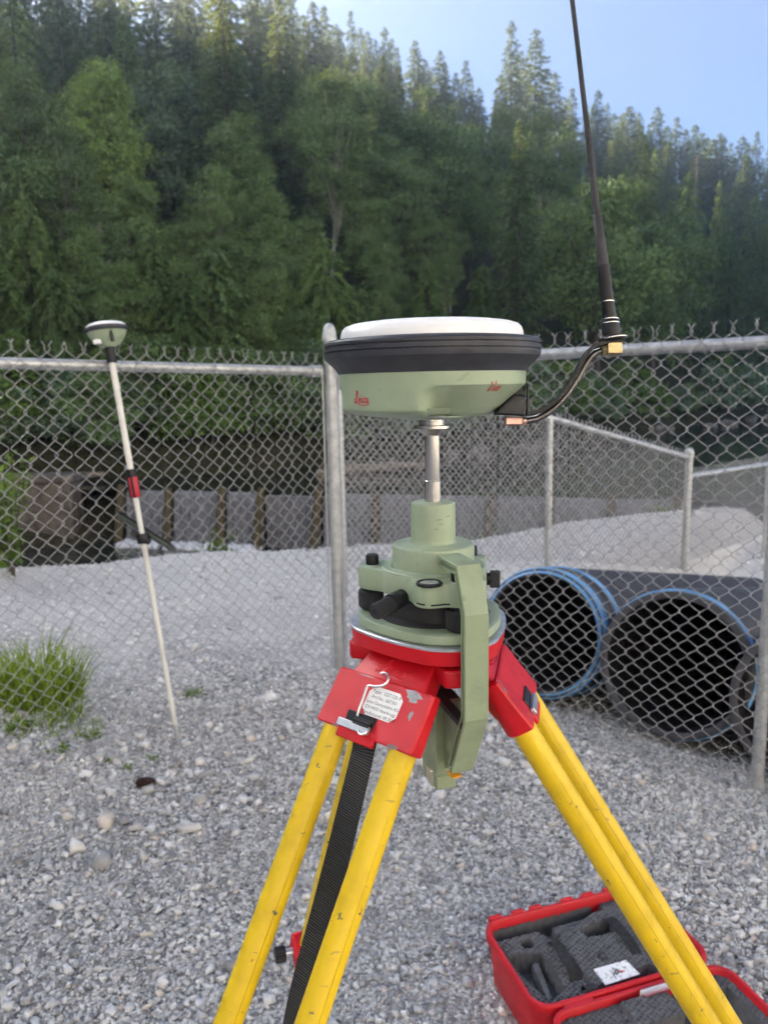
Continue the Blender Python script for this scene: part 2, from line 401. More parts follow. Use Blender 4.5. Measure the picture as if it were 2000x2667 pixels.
# concrete abutment to the left of the weir
aq0 = np.array([-.46*16.2, 16.2]); 
ab = thing('abutment', (aq0[0], 16.6, WATER_DN-.6), 'brown stained concrete abutment wall at the end of the weir', 'wall')
MB().box((1.3, .7, 1.95), (-.05, 0, .97)).build('wall_block', m_conc, ab, bevel=.03)
MB().box((1.5, .9, .16), (-.05, 0, 2.03)).build('coping', m_conc, ab, bevel=.03)
MB().box((.25, .8, 1.6), (-1.3, .2, .9), None, (.8, 1)).build('buttress', m_conc, ab, bevel=.03)
MB().box((.9, .5, 1.5), (-.95, .3, .75)).build('side_wall', m_conc, ab, bevel=.03)

# ------------------------------------------------------------------ galvanised chain link fences
m_galv = simple('galvanised_steel', (.47, .48, .48, 1), .45, .6, .16, 25, .12, .0008)
m_wire = simple('galvanised_wire', (.36, .36, .37, 1), .5, .45, .14, 60, .1, .0005)
def wire_mesh(D, hgt, even, rad, name='wire', seg=5):
    """one zigzag strand of chain link: x from 0 to D/2, z from 0 to hgt, tip twisted and flared"""
    half = D/2; n = int(round(hgt/half)); pts = []
    start = 0
    for i in range(n+1):
        right = (i % 2 == 0) if even else (i % 2 == 1)
        # i counts from the top: even strands end on the right side, odd on the left
        x = half+.0012 if right else -.0012
        z = hgt-i*half
        dy = .0034 if right else -.0034
        pts.append((x-(.003 if right else -.003), dy*.2, z+.006)); pts.append((x, dy, z)); pts.append((x-(.003 if right else -.003), dy*1.6, z-.006))
    P = [np.array(p) for p in pts][::-1]
    sx = 1 if even else -1; xe = half if even else 0
    P = P[:-1]
    P += [np.array((xe+sx*.0028, .003, hgt+.006)), np.array((xe-sx*.0022, -.003, hgt+.014)), np.array((xe+sx*.0022, .002, hgt+.021)), np.array((xe+sx*.010, 0, hgt+.033))]
    mb = MB().tube(P, rad, seg); return mb.mesh(name)
def add_wires(root, p0, p1, D, zbot0, zbot1, ztop0, ztop1, rad):
    """strands from p0 to p1 (local xy), top and bottom heights interpolated"""
    p0 = np.array(p0); p1 = np.array(p1); L = np.linalg.norm(p1-p0); e = (p1-p0)/L; ang = math.atan2(e[1], e[0])
    n = int(L/(D/2)); hg = max(ztop0-zbot0, ztop1-zbot1)
    me = [wire_mesh(D, hg, True, rad), wire_mesh(D, hg, False, rad)]
    for k in me: k.materials.append(m_wire); k.polygons.foreach_set('use_smooth', np.ones(len(k.polygons), bool))
    for i in range(n):
        q = (i+.0)*D/2; f = q/L
        o = bpy.data.objects.new('wire', me[i % 2]); COL.objects.link(o); o.parent = root
        zt = ztop0+(ztop1-ztop0)*f-.021
        o.location = (p0[0]+e[0]*q, p0[1]+e[1]*q, zt-hg+random.uniform(-.0015, .0015)); o.rotation_euler = (random.uniform(-.004, .004), random.uniform(-.006, .006), ang)
def fence_post(root, xy, z0, z1, rad, bands=(), cap=True):
    MB().lathe([(rad, z0), (rad, z1)], 24, (xy[0], xy[1], 0)).build('post', m_galv, root)
    if cap:
        MB().lathe([(rad*1.12, z1-.035), (rad*1.16, z1-.03), (rad*1.16, z1-.003), (rad*1.1, z1), (rad*1.08, z1+.02), (rad*.85, z1+.042), (rad*.5, z1+.055), (rad*.1, z1+.06)], 24, (xy[0], xy[1], 0)).build('post_cap', m_galv, root)
    for z in bands:
        MB().lathe([(rad*1.0, z-.013), (rad*1.10, z-.012), (rad*1.10, z+.012), (rad*1.0, z+.013)], 24, (xy[0], xy[1], 0), caps=False).build('tension_band', m_galv, root)
zc = float(ground_z(*CORNER))
fx = thing('chain_link_fence', (CORNER[0], CORNER[1], 0), 'galvanised chain link fence around the gravel yard with a domed corner post', 'fence')
loc = lambda P: np.array(P)-CORNER
RAILL0, RAILL1 = atY(-60, 943.5, 1.0), None
L_END = CORNER+dL*2.6; R_END = RPOST+dR*1.9
def railz(px, py, xy):          # height at which pixel row py crosses the vertical plane point xy
    d = ray(px, py); return H+d[2]/d[1]*xy[1]
zl_c = railz(850, 967, CORNER); zl_0 = railz(0, 945, LEND)
zr_c = railz(893, 953, CORNER); zr_1 = railz(1985, 889, RPOST)
gl = lambda k: zl_c+(zl_0-zl_c)*k/np.linalg.norm(LEND-CORNER)
gr = lambda k: zr_c+(zr_1-zr_c)*k/np.linalg.norm(RPOST-CORNER)
fence_post(fx, (0, 0), -.3, railz(875, 874, CORNER), .0305, bands=(zl_c-.02, zr_c+.02, 1.0, .95, .62, .3), cap=True)
tipL = railz(690, 925, CORNER+dL*.25)-gl(.25); tipR = railz(1900, 850, RPOST)-railz(1900, 893, RPOST)
RR = .0215
for (dd, g, Lm, tp) in ((dL, gl, 2.6, .074), (dR, gr, np.linalg.norm(R_END-CORNER), .066)):
    nn = np.array([-dd[1], dd[0]]); nn = nn*(1 if nn[1] > 0 else -1)
    a = np.r_[dd*.045, g(.045)]; b = np.r_[dd*Lm, g(Lm)]
    off = np.r_[nn*.026, 0]
    MB().tube([a+off, a+(b-a)*.5+off, b+off], RR, 16).build('rail', m_galv, fx)
    MB().tube([a+off-(b-a)*.0, a+off+(b-a)/np.linalg.norm(b-a)*.06], RR*1.3, 16).build('rail_cup', m_galv, fx)
    gz0 = float(ground_z(*(CORNER+dd*.05))); gz1 = float(ground_z(*(CORNER+dd*Lm)))
    add_wires(fx, dd*.05, dd*Lm, .066, min(gz0, 0)+.0, gz1+.0, g(.05)+tp, g(Lm)+tp, .00155)
    # tension bar beside the corner post
    MB().tube([np.r_[dd*.052, .02], np.r_[dd*.052, g(0)+.02]], .004, 6).build('tension_bar', m_galv, fx)
    # bottom tension wire
    MB().tube([np.r_[dd*.05, .03], np.r_[dd*Lm*.5, .03], np.r_[dd*Lm, .03]], .0022, 5).build('tension_wire', m_wire, fx)
rp = loc(RPOST)+nR*.026; fence_post(fx, rp+nR*.02, -.3, railz(1985, 905, RPOST), .0215, bands=(), cap=False)
MB().tube([np.r_[rp+nR*.02, zr_1-.03], np.r_[rp+nR*.005, zr_1+.028]], .026, 14).build('rail_loop', m_galv, fx)
lp = dL*2.55; fence_post(fx, lp+np.array([-.0, .04]), -.3, gl(2.55), .0215, cap=False)
# wire ties along the rails
for (dd, g, ks) in ((dL, gl, (.28, .62, .98, 1.35)), (dR, gr, (.55, .95, 1.4, 1.75, 2.2))):
    nn = np.array([-dd[1], dd[0]]); nn = nn*(1 if nn[1] > 0 else -1)
    for k in ks:
        cpt = np.r_[dd*k+nn*.024, g(k)]; a = np.linspace(0, 6.0, 14)
        MB().tube([cpt+np.array([dd[0]*.004*t0, dd[1]*.004*t0, 0])+.0255*(np.cos(t0)*np.r_[nn, 0]+np.sin(t0)*np.array([0, 0, 1])) for t0 in a], .0016, 5).build('wire_tie', m_wire, fx)

# lower fence beyond the pipes
P1 = atY(1425, 1500, 6.6); P2 = atY(1780, 1490, 8.0); PL = min((P1+(P1-P2)*q_ for q_ in np.linspace(.6, 2.2, 200)), key=lambda Q: abs(proj((Q[0], Q[1], .5))[0]-888)); PR = np.array([6.6, 10.4, 0])
gz = lambda P: float(ground_z(P[0], P[1]))
f2 = thing('lower_chain_link_fence', (P2[0], P2[1], gz(P2)), 'lower chain link fence running down the gravel slope beyond the corrugated pipes', 'fence')
def rel(P): return np.array(P)-np.array([P2[0], P2[1], gz(P2)])
def top_at(px, py, P): d = ray(px, py); return H+d[2]/d[1]*P[1]
zt2 = top_at(1780, 1192, P2); zt1 = top_at(1425, 1088, P1); ztl = zt1+(zt1-zt2)*.5
for P, zt, rad in ((P2, zt2, .040), (P1, zt1, .032), (PL, ztl, .032)):
    r_ = rel(P); MB().lathe([(rad, -.3), (rad, zt-gz(P2))], 18, (r_[0], r_[1], 0)).build('post', m_galv, f2)
    if P is P2: MB().lathe([(rad*1.15, 0), (rad*1.2, .03), (rad*1.25, .05), (rad*1.0, .085), (rad*.5, .105), (.004, .11)], 18, (r_[0], r_[1], zt-gz(P2))).build('post_cap', m_galv, f2)
q1 = rel((P1[0], P1[1], zt1)); q2 = rel((P2[0], P2[1], zt2)); ql = rel((PL[0], PL[1], ztl))
MB().tube([ql, q1], .026, 12).build('rail', m_galv, f2); MB().tube([q1, q2], .026, 12).build('rail', m_galv, f2)
hg = zt2-gz(P2)
add_wires(f2, q1[:2], q2[:2], .060, q1[2]-hg, q2[2]-hg, q1[2]+.05, q2[2]+.05, .0030)
add_wires(f2, ql[:2], q1[:2], .060, ql[2]-hg, q1[2]-hg, ql[2]+.05, q1[2]+.05, .0030)
za = top_at(1800, 1240, P2); PR = atY(2010, 1206, 9.6); zb = PR[2]
qr0 = rel((P2[0], P2[1], za)); qr1 = rel(PR)
MB().tube([qr0, qr1], .028, 12).build('rail', m_galv, f2)
PX = PR+(PR-np.array([P2[0], P2[1], za]))*.6; MB().tube([qr1, rel(PX)], .028, 12).build('rail', m_galv, f2)
add_wires(f2, qr0[:2], qr1[:2], .060, qr0[2]-.9, qr1[2]-.9, qr0[2]+.07, qr1[2]+.1, .0028)
r_ = rel(PR); MB().lathe([(.030, gz(PR)-gz(P2)-.3), (.030, r_[2])], 16, (r_[0]-.04, r_[1], 0)).build('post', m_galv, f2)

# ------------------------------------------------------------------ corrugated drainage pipes
m_pipe = simple('black_polyethylene', (.055, .053, .060, 1), .42, 0, .25, 14, .15, .002)
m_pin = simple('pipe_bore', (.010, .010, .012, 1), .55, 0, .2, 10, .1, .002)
m_blue = simple('blue_gasket', (.14, .37, .68, 1), .45, 0, .25, 7, .15, .001)
pax = np.array([math.sin(D2R(35))*math.cos(D2R(13)), math.cos(D2R(35))*math.cos(D2R(13)), -math.sin(D2R(13))])
def pipe(px, py, Y, Ro, length, label, rings, bell, dz=0, ax=pax):
    c0 = atY(px, py, Y)+np.array([0, 0, dz]); R = basis(ax, (0, 0, 1))
    base = c0-np.array([0, 0, Ro])
    o = thing('corrugated_pipe', tuple(base), label, 'pipe', 'corrugated pipes lying outside the fence')
    L0 = np.array([0, 0, Ro])
    prof = []; z = bell; pitch = .062
    while z < length:
        prof += [(Ro*.945, z), (Ro*.955, z+.012), (Ro*.995, z+.018), (Ro, z+.030), (Ro*.995, z+.042), (Ro*.955, z+.050)]; z += pitch
    MB().lathe([(Ro*.945, bell-.01)]+prof, 72, L0, R, caps=False).build('corrugated_wall', m_pipe, o, angle=60)
    MB().lathe([(Ro*.87, .0), (Ro*.90, -.004), (Ro*.965, 0), (Ro*.97, bell-.02), (Ro*.93, bell)], 72, L0, R, caps=False).build('spigot_rim', m_pipe, o, angle=40)
    MB().lathe([(Ro*.87, 0), (Ro*.87, length*.5), (Ro*.87, length)], 64, L0, R, caps=False).build('bore', m_pin, o)
    for (zz, wd_, rr) in rings:
        MB().lathe([(Ro*rr, zz), (Ro*(rr+.035), zz+wd_*.15), (Ro*(rr+.035), zz+wd_*.8), (Ro*rr, zz+wd_)], 72, L0, R, caps=False).build('blue_gasket', m_blue, o, angle=30)
    return o
pipe(1407, 1648, 3.42, .315, 6.4, 'black corrugated pipe with two blue bands at its mouth', [(-.016, .07, .90), (.0, .075, .955), (.21, .045, .985)], .16)
pipe(1752, 1732, 2.98, .318, 6.0, 'black corrugated pipe with one thin blue band behind its plain rim', [(.045, .022, .965)], .10)
pipe(2140, 1850, 2.52, .318, 5.5, 'black corrugated pipe beside the fence post, mostly hidden by it', [(.2, .03, .98)], .12)
# ------------------------------------------------------------------ instrument materials
m_green = painted('light_green_enamel', srgb(143, 157, 131), .40, .05, (.30, .30, .28, 1), -.02, 70, .10, .5, .25)
m_green2 = painted('scuffed_green_enamel', srgb(133, 146, 117), .46, .08, (.10, .10, .09, 1), .0, 90, .18, .5, .4)
m_white = painted('white_radome', srgb(232, 232, 232), .35, .03, None, 0, 60, .06, .5, .12)
m_rubber = simple('dark_rubber', (.030, .032, .042, 1), .52, 0, .25, 60, .12, .0006)
m_black = simple('black_plastic', (.010, .010, .012, 1), .4, 0, .2, 50, .06, .0003, .3)
m_blackm = simple('matt_black_plastic', (.022, .022, .024, 1), .6, 0, .25, 60, .2, .0005)
m_steel = simple('turned_stainless', (.56, .53, .49, 1), .22, 1., .08, 900, .10, .0002, .5, (1, 1, 40))
m_zinc = simple('zinc_wire', (.60, .60, .59, 1), .32, 1., .12, 200, .1, .0003)
m_brass = simple('brass_fitting', (.40, .32, .17, 1), .34, 1., .15, 120, .1, .0003)
m_copper = simple('pink_plated_fitting', (.50, .32, .27, 1), .36, 1., .12, 120, .1, .0003)
m_redprint = simple('red_print', srgb(178, 24, 44), .4, 0, .08, 200, .05, .0002)
m_red = painted('red_enamel', srgb(192, 12, 28), .40, .10, (.33, .33, .33, 1), -.02, 60, .16, .38, .35)
m_yellow = painted('yellow_lacquered_tube', srgb(214, 178, 4), .44, .08, (.13, .11, .06, 1), .030, 110, .14, .5, .6)
m_alu = simple('worn_aluminium', (.55, .56, .58, 1), .38, .9, .12, 90, .15, .0004)
m_bare = simple('bare_casting_metal', (.30, .30, .30, 1), .5, .5, .25, 160, .3, .0004)
m_label = simple('paper_label', (.80, .79, .76, 1), .55, 0, .05, 90, .05, .0003)
m_ink = simple('black_ink', (.03, .03, .03, 1), .6, 0, .1, 50, .05, .0002)
m_tan = simple('plated_plate', (.62, .55, .44, 1), .35, .8, .1, 150, .1, .0003)
m_orange = simple('yellow_plastic_tab', srgb(214, 150, 30), .45, 0, .1, 80, .1, .0003)

AX, AY = .0450, .679
AXIS = np.array([AX, AY])
def zax(py): d = ray(1124, py); return H+d[2]/d[1]*AY
def onax(z): return np.array([AX, AY, z])
def pol(az, rho, z=0): return np.array([math.cos(D2R(az))*rho, math.sin(D2R(az))*rho, z])

# ------------------------------------------------------------------ GNSS receiver on the tripod
zb = zax(1089); K = .3405e-3
def Zr(py): return zax(py)-zb
rec = thing('satellite_receiver', onax(zb), 'large white domed satellite receiver with black rim and green housing on the tripod', 'receiver')
dome = [(.0805, Zr(886)), (.0804, Zr(880)), (.0799, Zr(870)), (.0787, Zr(859)), (.0762, Zr(851)), (.071, Zr(846)), (.063, Zr(842.5)), (.05, Zr(840.5)), (.03, Zr(839)), (.012, Zr(838.2)), (.0004, Zr(838))]
MB().lathe(dome, 96, caps=True).build('radome', m_white, rec, angle=50)
rim = [(.083, Zr(972)), (.0838, Zr(966)), (.0870, Zr(955)), (.0915, Zr(943)), (.0945, Zr(934)), (.0952, Zr(926)), (.0952, Zr(919.5)), (.0938, Zr(918.5)), (.0938, Zr(917)), (.0953, Zr(916)),
       (.0953, Zr(905.5)), (.0938, Zr(904.5)), (.0938, Zr(903)), (.0950, Zr(902)), (.0950, Zr(895)), (.0940, Zr(890.5)), (.0915, Zr(887.5)), (.0865, Zr(885.5)), (.0812, Zr(884.5)), (.0805, Zr(884.0)), (.079, Zr(884.2))]
MB().lathe(rim, 96, caps=False).build('rubber_rim', m_rubber, rec, angle=28)
# housing : bowl with two flat sided battery lobes
LOBE = (-134, 46)
def hous(a, r, z):
    h = np.clip((Zr(970)-z)/(Zr(970)-Zr(1083)), 0, 1)      # 0 top 1 bottom
    bowl = np.interp(h, [0, .30, .45, .62, .80, .93, 1.0], [.0828, .0822, .076, .068, .060, .052, .046])
    out = np.full_like(a, bowl)
    for L in LOBE:
        d = np.abs((np.degrees(a)-L+180) % 360-180)
        wgt = 1-smoothstep(d, 33, 43)
        lob = np.interp(h, [0, .05, .78, .83, .86, .93, 1.0], [.0828, .0825, .0815, .0806, .0785, .069, .050])
        out = out*(1-wgt)+lob*wgt
    # shallow waist next to the latch
    d = np.abs((np.degrees(a)+78+180) % 360-180)
    out = out-.007*np.exp(-(d/11)**2)*smoothstep(h, .25, .8)
    return out
hz = [Zr(970)-(Zr(970)-Zr(1083))*q for q in (1.0, .985, .96, .93, .90, .87, .855, .84, .825, .80, .76, .72, .66, .6, .52, .45, .38, .3, .2, .1, .03, 0)]
MB().lathe([(0, z) for z in hz], 128, fn=hous).build('housing', m_green, rec, angle=38)
MB().lathe([(.030, Zr(1090)), (.036, Zr(1087)), (.046, Zr(1083)), (.046, Zr(1080))], 64).build('underside_plate', m_green, rec)
def on_house(az, z, off=0.0):
    rr = hous(np.array([D2R(az) % (2*math.pi)]), 0, z)[0]+off; return pol(az, rr, z)
# latch tab
mb = MB()
lz0, lz1 = Zr(1074), Zr(1058)
p0, p1 = on_house(-97, lz0, .0012), on_house(-76, lz0, .0012); p2, p3 = on_house(-76, lz1, .0012), on_house(-97, lz1, .0012)
q0, q1, q2, q3 = [np.array([x*.94, y*.94, z]) for x, y, z in (p0, p1, p2, p3)]
mb.hexa([q0, q1, p1, p0], [q3, q2, p2, p3]); mb.build('latch', m_green, rec, bevel=.0008)
mb = MB(); mb.hexa([pol(-99, .052, Zr(1083.5)), pol(-80, .052, Zr(1083.5)), pol(-84, .060, Zr(1079)), pol(-96, .060, Zr(1079))], [pol(-99, .05, Zr(1081)), pol(-80, .05, Zr(1081)), pol(-84, .058, Zr(1076)), pol(-96, .058, Zr(1076))])
mb.build('latch_lug', m_alu, rec, bevel=.0005)
MB().lathe([(.0415, Zr(1073)), (.0415, Zr(1072))], 12)
# printed marks
def solve_az(px, py, fn):
    best = None
    for az in np.arange(-170, 0, .25):
        P = fn(az)
        if P[1] > 0: continue
        e = abs(proj(P+onax(zb))[0]-px)
        if best is None or e < best[0]: best = (e, az)
    return best[1]
azL = solve_az(942, 1045, lambda a: on_house(a, Zr(1045))); wpx = 42*K
mbp = MB(); wpx *= 1.08; sca = wpx/1.95
strokes(LEICA, lambda x, y: on_house(azL+math.degrees((x-wpx/2)/.082)*1.25, Zr(1043)+y*1.25, .0001), sca, .00048, mbp)
mbp.build('brand_print', m_redprint, rec)
azV = solve_az(1290, 1015, lambda a: on_house(a, Zr(1010)))
mbp = MB(); strokes(VIVA, lambda x, y: on_house(azV+math.degrees((x-.006)/.078)*1.25, Zr(1022)+y*1.1, .0001), 32*K/1.3, .00031, mbp, .12)
mbp.build('model_print', m_redprint, rec)
# connector dome bracket, radio arm and antenna ---------------------------------
ant = thing('radio_antenna', onax(zb), 'tall black whip antenna on a bent arm beside the receiver', 'antenna')
DA = .672
def A(px, py, D=DA): return atD(px, py, D)-onax(zb)
mb = MB()      # black wedge shaped plug housing under the receiver edge
f0 = [A(1283, 1080, DA-.018), A(1368, 1084, DA-.018), A(1370, 1030, DA-.018), A(1336, 1024, DA-.018)]
b0 = [A(1283, 1080, DA+.018), A(1368, 1084, DA+.018), A(1370, 1030, DA+.018), A(1336, 1024, DA+.018)]
mb.hexa(f0, b0); mb.build('plug_housing', m_black, ant, bevel=.002, seg=3)
mb = MB(); mb.hexa([A(1370, 1082, DA-.010), A(1377, 1082, DA-.010), A(1378, 1000, DA-.010), A(1371, 1000, DA-.010)], [A(1370, 1082, DA+.010), A(1377, 1082, DA+.010), A(1378, 1000, DA+.010), A(1371, 1000, DA+.010)])
mb.build('side_tab', m_black, ant, bevel=.001)
MB().tube([A(1330, 1031), A(1352, 1030)], .0042, 16).build('socket_ring', m_brass, ant)
MB().tube([A(1338, 1026), A(1362, 1026)], .0075, 16).build('socket_collar', m_blackm, ant)
mb = MB(); R = basis(_U, _R); mb.box((.0148, .0125, .0072), A(1335, 1098), np.stack([_R, _F, _U], 1)); mb.build('lower_connector', m_copper, ant, bevel=.0008)
MB().tube([A(1354, 1097), A(1361, 1097)], .0046, 6).build('hex_nut', m_brass, ant, smooth=False)
MB().tube([A(1361, 1097), A(1369, 1096)], .0036, 16).build('ferrule', m_copper, ant)
cab = smooth_path([A(1366, 1097), A(1382, 1095), (A(1405, 1088)), A(1440, 1066), A(1475, 1030), A(1505, 985), A(1528, 945), A(1548, 922), A(1570, 913)], 60)
m_coax = simple('dark_steel_tube', (.13, .12, .115, 1), .32, 1., .15, 60, .1, .0003)
MB().tube(cab, .0028, 14).build('coaxial_tube', m_coax, ant)
# flat black arm beside it (strip)
arm = smooth_path([A(1362, 1078), A(1385, 1076), A(1408, 1070), A(1440, 1050), A(1470, 1018), A(1496, 978), A(1516, 938), A(1538, 908), A(1560, 898), A(1590, 891), A(1612, 889)], 60)
T = np.gradient(arm, axis=0); T /= np.linalg.norm(T, axis=1)[:, None]; V = []; Fc = []
for i, p in enumerate(arm):
    nrm = np.cross(T[i], _F); nrm /= np.linalg.norm(nrm)
    for (a_, b_) in ((-.007, -.0016), (.007, -.0016), (.007, .0016), (-.007, .0016)): V.append(p+_F*a_+nrm*b_)
for i in range(len(arm)-1):
    for j in range(4): k = (j+1) % 4; Fc.append((i*4+j, i*4+k, i*4+4+k, i*4+4+j))
Fc += [(3, 2, 1, 0), tuple((len(arm)-1)*4+j for j in range(4))]
MB().add(V, Fc).build('arm_strip', m_black, ant, angle=40)
# end ring plate and upper fitting
Pp = A(1600, 886); up = np.array(A(1576, 760))-np.array(A(1590, 870)); up = up/np.linalg.norm(up); Ra = basis(up, _R)
MB().lathe([(.0115, -.0012), (.0122, 0), (.0122, .0018), (.0115, .003)], 28, np.array(A(1594, 886)), Ra).build('ring_plate', m_black, ant)
MB().lathe([(.0128, 0), (.0128, .0008)], 28, np.array(A(1596, 884)), Ra).build('washer', m_zinc, ant)
mb = MB(); mb.box((.0132, .012, .0105), A(1596, 909), np.stack([_R, _F, _U], 1)); mb.build('upper_connector', m_brass, ant, bevel=.0008)
MB().tube([A(1565, 914), A(1578, 912)], .0050, 6).build('hex_nut', m_brass, ant, smooth=False)
MB().lathe([(.0050, .0), (.0050, .006)], 6, np.array(A(1593, 880)), Ra).build('brass_thread', m_brass, ant, smooth=False)
def seg_ant(name, pts, mtl, sides=24):
    return MB().tube([A(x, y) for x, y, _ in pts], [wd_*.5*DA/FPX for _, _, wd_ in pts], sides).build(name, mtl, ant, angle=40)
seg_ant('base_collar', [(1592, 876, 46), (1591.5, 868, 47), (1588, 838, 45), (1587.6, 835, 42)], m_black)
seg_ant('base_barrel', [(1588, 838, 36), (1583, 800, 35), (1578, 760, 34), (1572, 702, 31), (1570, 690, 30)], m_black)
seg_ant('sleeve', [(1570, 692, 30.5), (1562, 628, 27), (1554, 563, 22.5), (1553.6, 561, 20)], m_blackm)
for y in (787, 843, 833): 
    x = 1588+(y-838)*.128; seg_ant('groove_ring', [(x, y+1.2, 37 if y < 800 else 47.5), (x-.1, y-1.2, 37 if y < 800 else 47.5)], m_zinc)
seg_ant('whip', [(1553.6, 563, 19), (1545, 480, 17.5), (1533, 370, 15.5), (1521, 270, 13.5), (1506, 140, 12.5), (1487, -20, 12), (1466, -200, 11.5), (1446, -380, 11), (1444, -395, 9)], m_blackm)

# ------------------------------------------------------------------ carrier with steel pin
zt_body = None
lob_az = (167, -73, 47)
def zpt(px, py, az, rho):
    P = AXIS+pol(az, rho)[:2]; d = ray(px, py); return H+d[2]/d[1]*P[1]
ZB1 = zpt(945, 1468, 167, .064); ZB0 = zpt(940, 1525, 167, .066)         # tribrach body top / bottom
ZP = 1.2325                                                                # tripod head top
Zc = ZB1-.004
car = thing('carrier', onax(Zc), 'green stepped carrier with a polished steel pin under the receiver', 'carrier')
c_ = lambda py: zax(py)-Zc
MB().lathe([(.0425, 0), (.0425, .004), (.0392, .0045), (.0378, .006), (.0378, c_(1421)), (.0372, c_(1416)), (.0355, c_(1413)), (.0235, c_(1411)), (.0218, c_(1409)), (.0207, c_(1403)), (.0205, c_(1396)), (.0205, c_(1312)), (.0199, c_(1308)), (.0186, c_(1306.5)), (.0090, c_(1306)), (.0078, c_(1305))], 80).build('carrier_body', m_green, car, angle=24)
MB().lathe([(.0075, c_(1312)), (.0075, c_(1252)), (.0068, c_(1250)), (.0068, c_(1247)), (.00685, c_(1246)), (.00685, c_(1128))], 48).build('pin', m_steel, car, angle=25)
MB().lathe([(.00685, c_(1135)), (.0074, c_(1132)), (.0155, c_(1117)), (.0168, c_(1115)), (.0168, c_(1108)), (.0160, c_(1106.5)), (.0122, c_(1106)), (.0122, c_(1103)), (.0118, c_(1102.5)), (.0118, c_(1099.5)), (.0124, c_(1099)), (.0124, c_(1096)), (.0118, c_(1095.5)), (.0118, c_(1092)), (.0126, c_(1091)), (.0126, c_(1088))], 64).build('flange', m_steel, car, angle=25)
# scuff strokes
mb = MB()
for (x0, y0, x1, y1) in ((1153, 1334, 1166, 1332), (1132, 1351, 1148, 1352), (1121, 1362, 1136, 1365), (1127, 1341, 1144, 1340)):
    pts = []
    for k in np.linspace(0, 1, 5):
        px, py = x0+(x1-x0)*k, y0+(y1-y0)*k; ang = math.asin(max(-1, min(1, (px-1123.8)*.352e-3/.0206)))
        pts.append((math.sin(ang)*.02052, -math.cos(ang)*.02052, c_(py+4)))
    mb.tube(pts, [.00005, .00018, .00025, .00018, .00004], 5)
mb.build('scuff', m_blackm, car)

# ------------------------------------------------------------------ tribrach
tri = thing('tribrach', onax(ZP), 'green tribrach with black foot screws and bubble level on the tripod head', 'tribrach')
t_ = lambda z: z-ZP
def body_r(a):
    d = np.degrees(a); out = np.full_like(a, .0490)
    for L, amp, wd_ in ((167, .0225, 19), (-66, .0235, 22), (-97, .0205, 15), (47, .0215, 19)):
        q = np.abs((d-L+180) % 360-180); out = np.maximum(out, .0490+amp*np.exp(-(q/wd_)**4))
    # soften
    return out
aa = np.linspace(0, 2*math.pi, 180, endpoint=False); br = body_r(aa)
for _ in range(5): br = (br+np.roll(br, 1)+np.roll(br, -1))/3
def brf(sc_=1., off=0.): return lambda a, r, z: np.interp(a, aa, br, period=2*math.pi)*sc_+r
b1, b0_ = t_(ZB1), t_(ZB0)
MB().lathe([(-.004, b0_), (-.0008, b0_+.0007), (0, b0_+.002), (0, b1-.0022), (-.0008, b1-.0006), (-.003, b1)], 180, fn=brf()).build('body', m_green, tri, angle=40)
MB().lathe([(.0395, b1-.001), (.0395, b1+.0016), (.0470, b1+.0016), (.0480, b1+.0008), (.0480, b1-.001)], 80, caps=False).build('collar_ring', m_green, tri, angle=30)
MB().lathe([(.040, .010), (.040, b0_+.003)], 48).build('dark_core', m_blackm, tri)
def plate_r(base, amp, sharp=.55):
    def fn(a, r, z):
        c = np.cos(3*(a-D2R(167))); return base+amp*np.sign(c)*np.abs(c)**.8+r
    return fn
MB().lathe([(-.0012, .0002), (0, .0012), (0, .0068), (-.0006, .0082), (-.0022, .0090), (-.006, .0092)], 180, fn=plate_r(.0670, .0050)).build('base_plate', m_green, tri, angle=30)
MB().lathe([(.052, .0091), (.052, .0096), (.050, .0104)], 64).build('spring_plate', m_blackm, tri)
nk = 30
for L in lob_az:
    P = pol(L, .0605); a = np.linspace(0, 2*math.pi, nk*4, endpoint=False)
    z0, z1 = .0128, .0128+.0150
    prof = [(.0100, z0-.002), (.0118, z0), (.0122, z0+.0015), (.0122, z1-.0015), (.0118, z1), (.0105, z1+.0012)]
    fn = lambda a_, r, z: r-(.0007*(np.cos(a_*nk) > .1) if r > .0117 else 0)
    MB().lathe(prof, nk*4, P, fn=fn).build('foot_screw', m_blackm, tri, smooth=False)
    MB().lathe([(.0075, z1), (.0075, b0_+.002)], 24, P).build('screw_collar', m_black, tri)
    MB().lathe([(.0055, .008), (.0055, z0)], 20, P).build('screw_stem', m_black, tri)
    MB().lathe([(.0060, b1-.001), (.0062, b1+.0005), (.0062, b1+.0075), (.0056, b1+.0090), (.0044, b1+.0096)], 28, pol(L, .0585)).build('screw_cap', m_black, tri)
# bubble level
bl = AXIS+np.array([0, 0]); Pb = atZ(1118, 1517, ZB1+.001); Pb = np.array([Pb[0]-AX, Pb[1]-AY, 0])
MB().lathe([(.0112, b1-.001), (.0114, b1+.0004), (.0108, b1+.0016), (.0088, b1+.0018), (.0084, b1+.0009)], 48, Pb).build('bubble_ring', m_black, tri, angle=30)
m_glass = mat('level_glass'); t = NT(m_glass); t.bsdf((.30, .31, .28, 1), .08, 0, None, .6)
MB().lathe([(.0085, b1), (.0080, b1+.0012), (.0050, b1+.0017), (.001, b1+.0019)], 40, Pb).build('bubble_glass', m_glass, tri)
MB().lathe([(.0024, b1+.0017), (.0027, b1+.0020), (.0030, b1+.0017)], 24, Pb, caps=False).build('bubble_circle', m_black, tri)
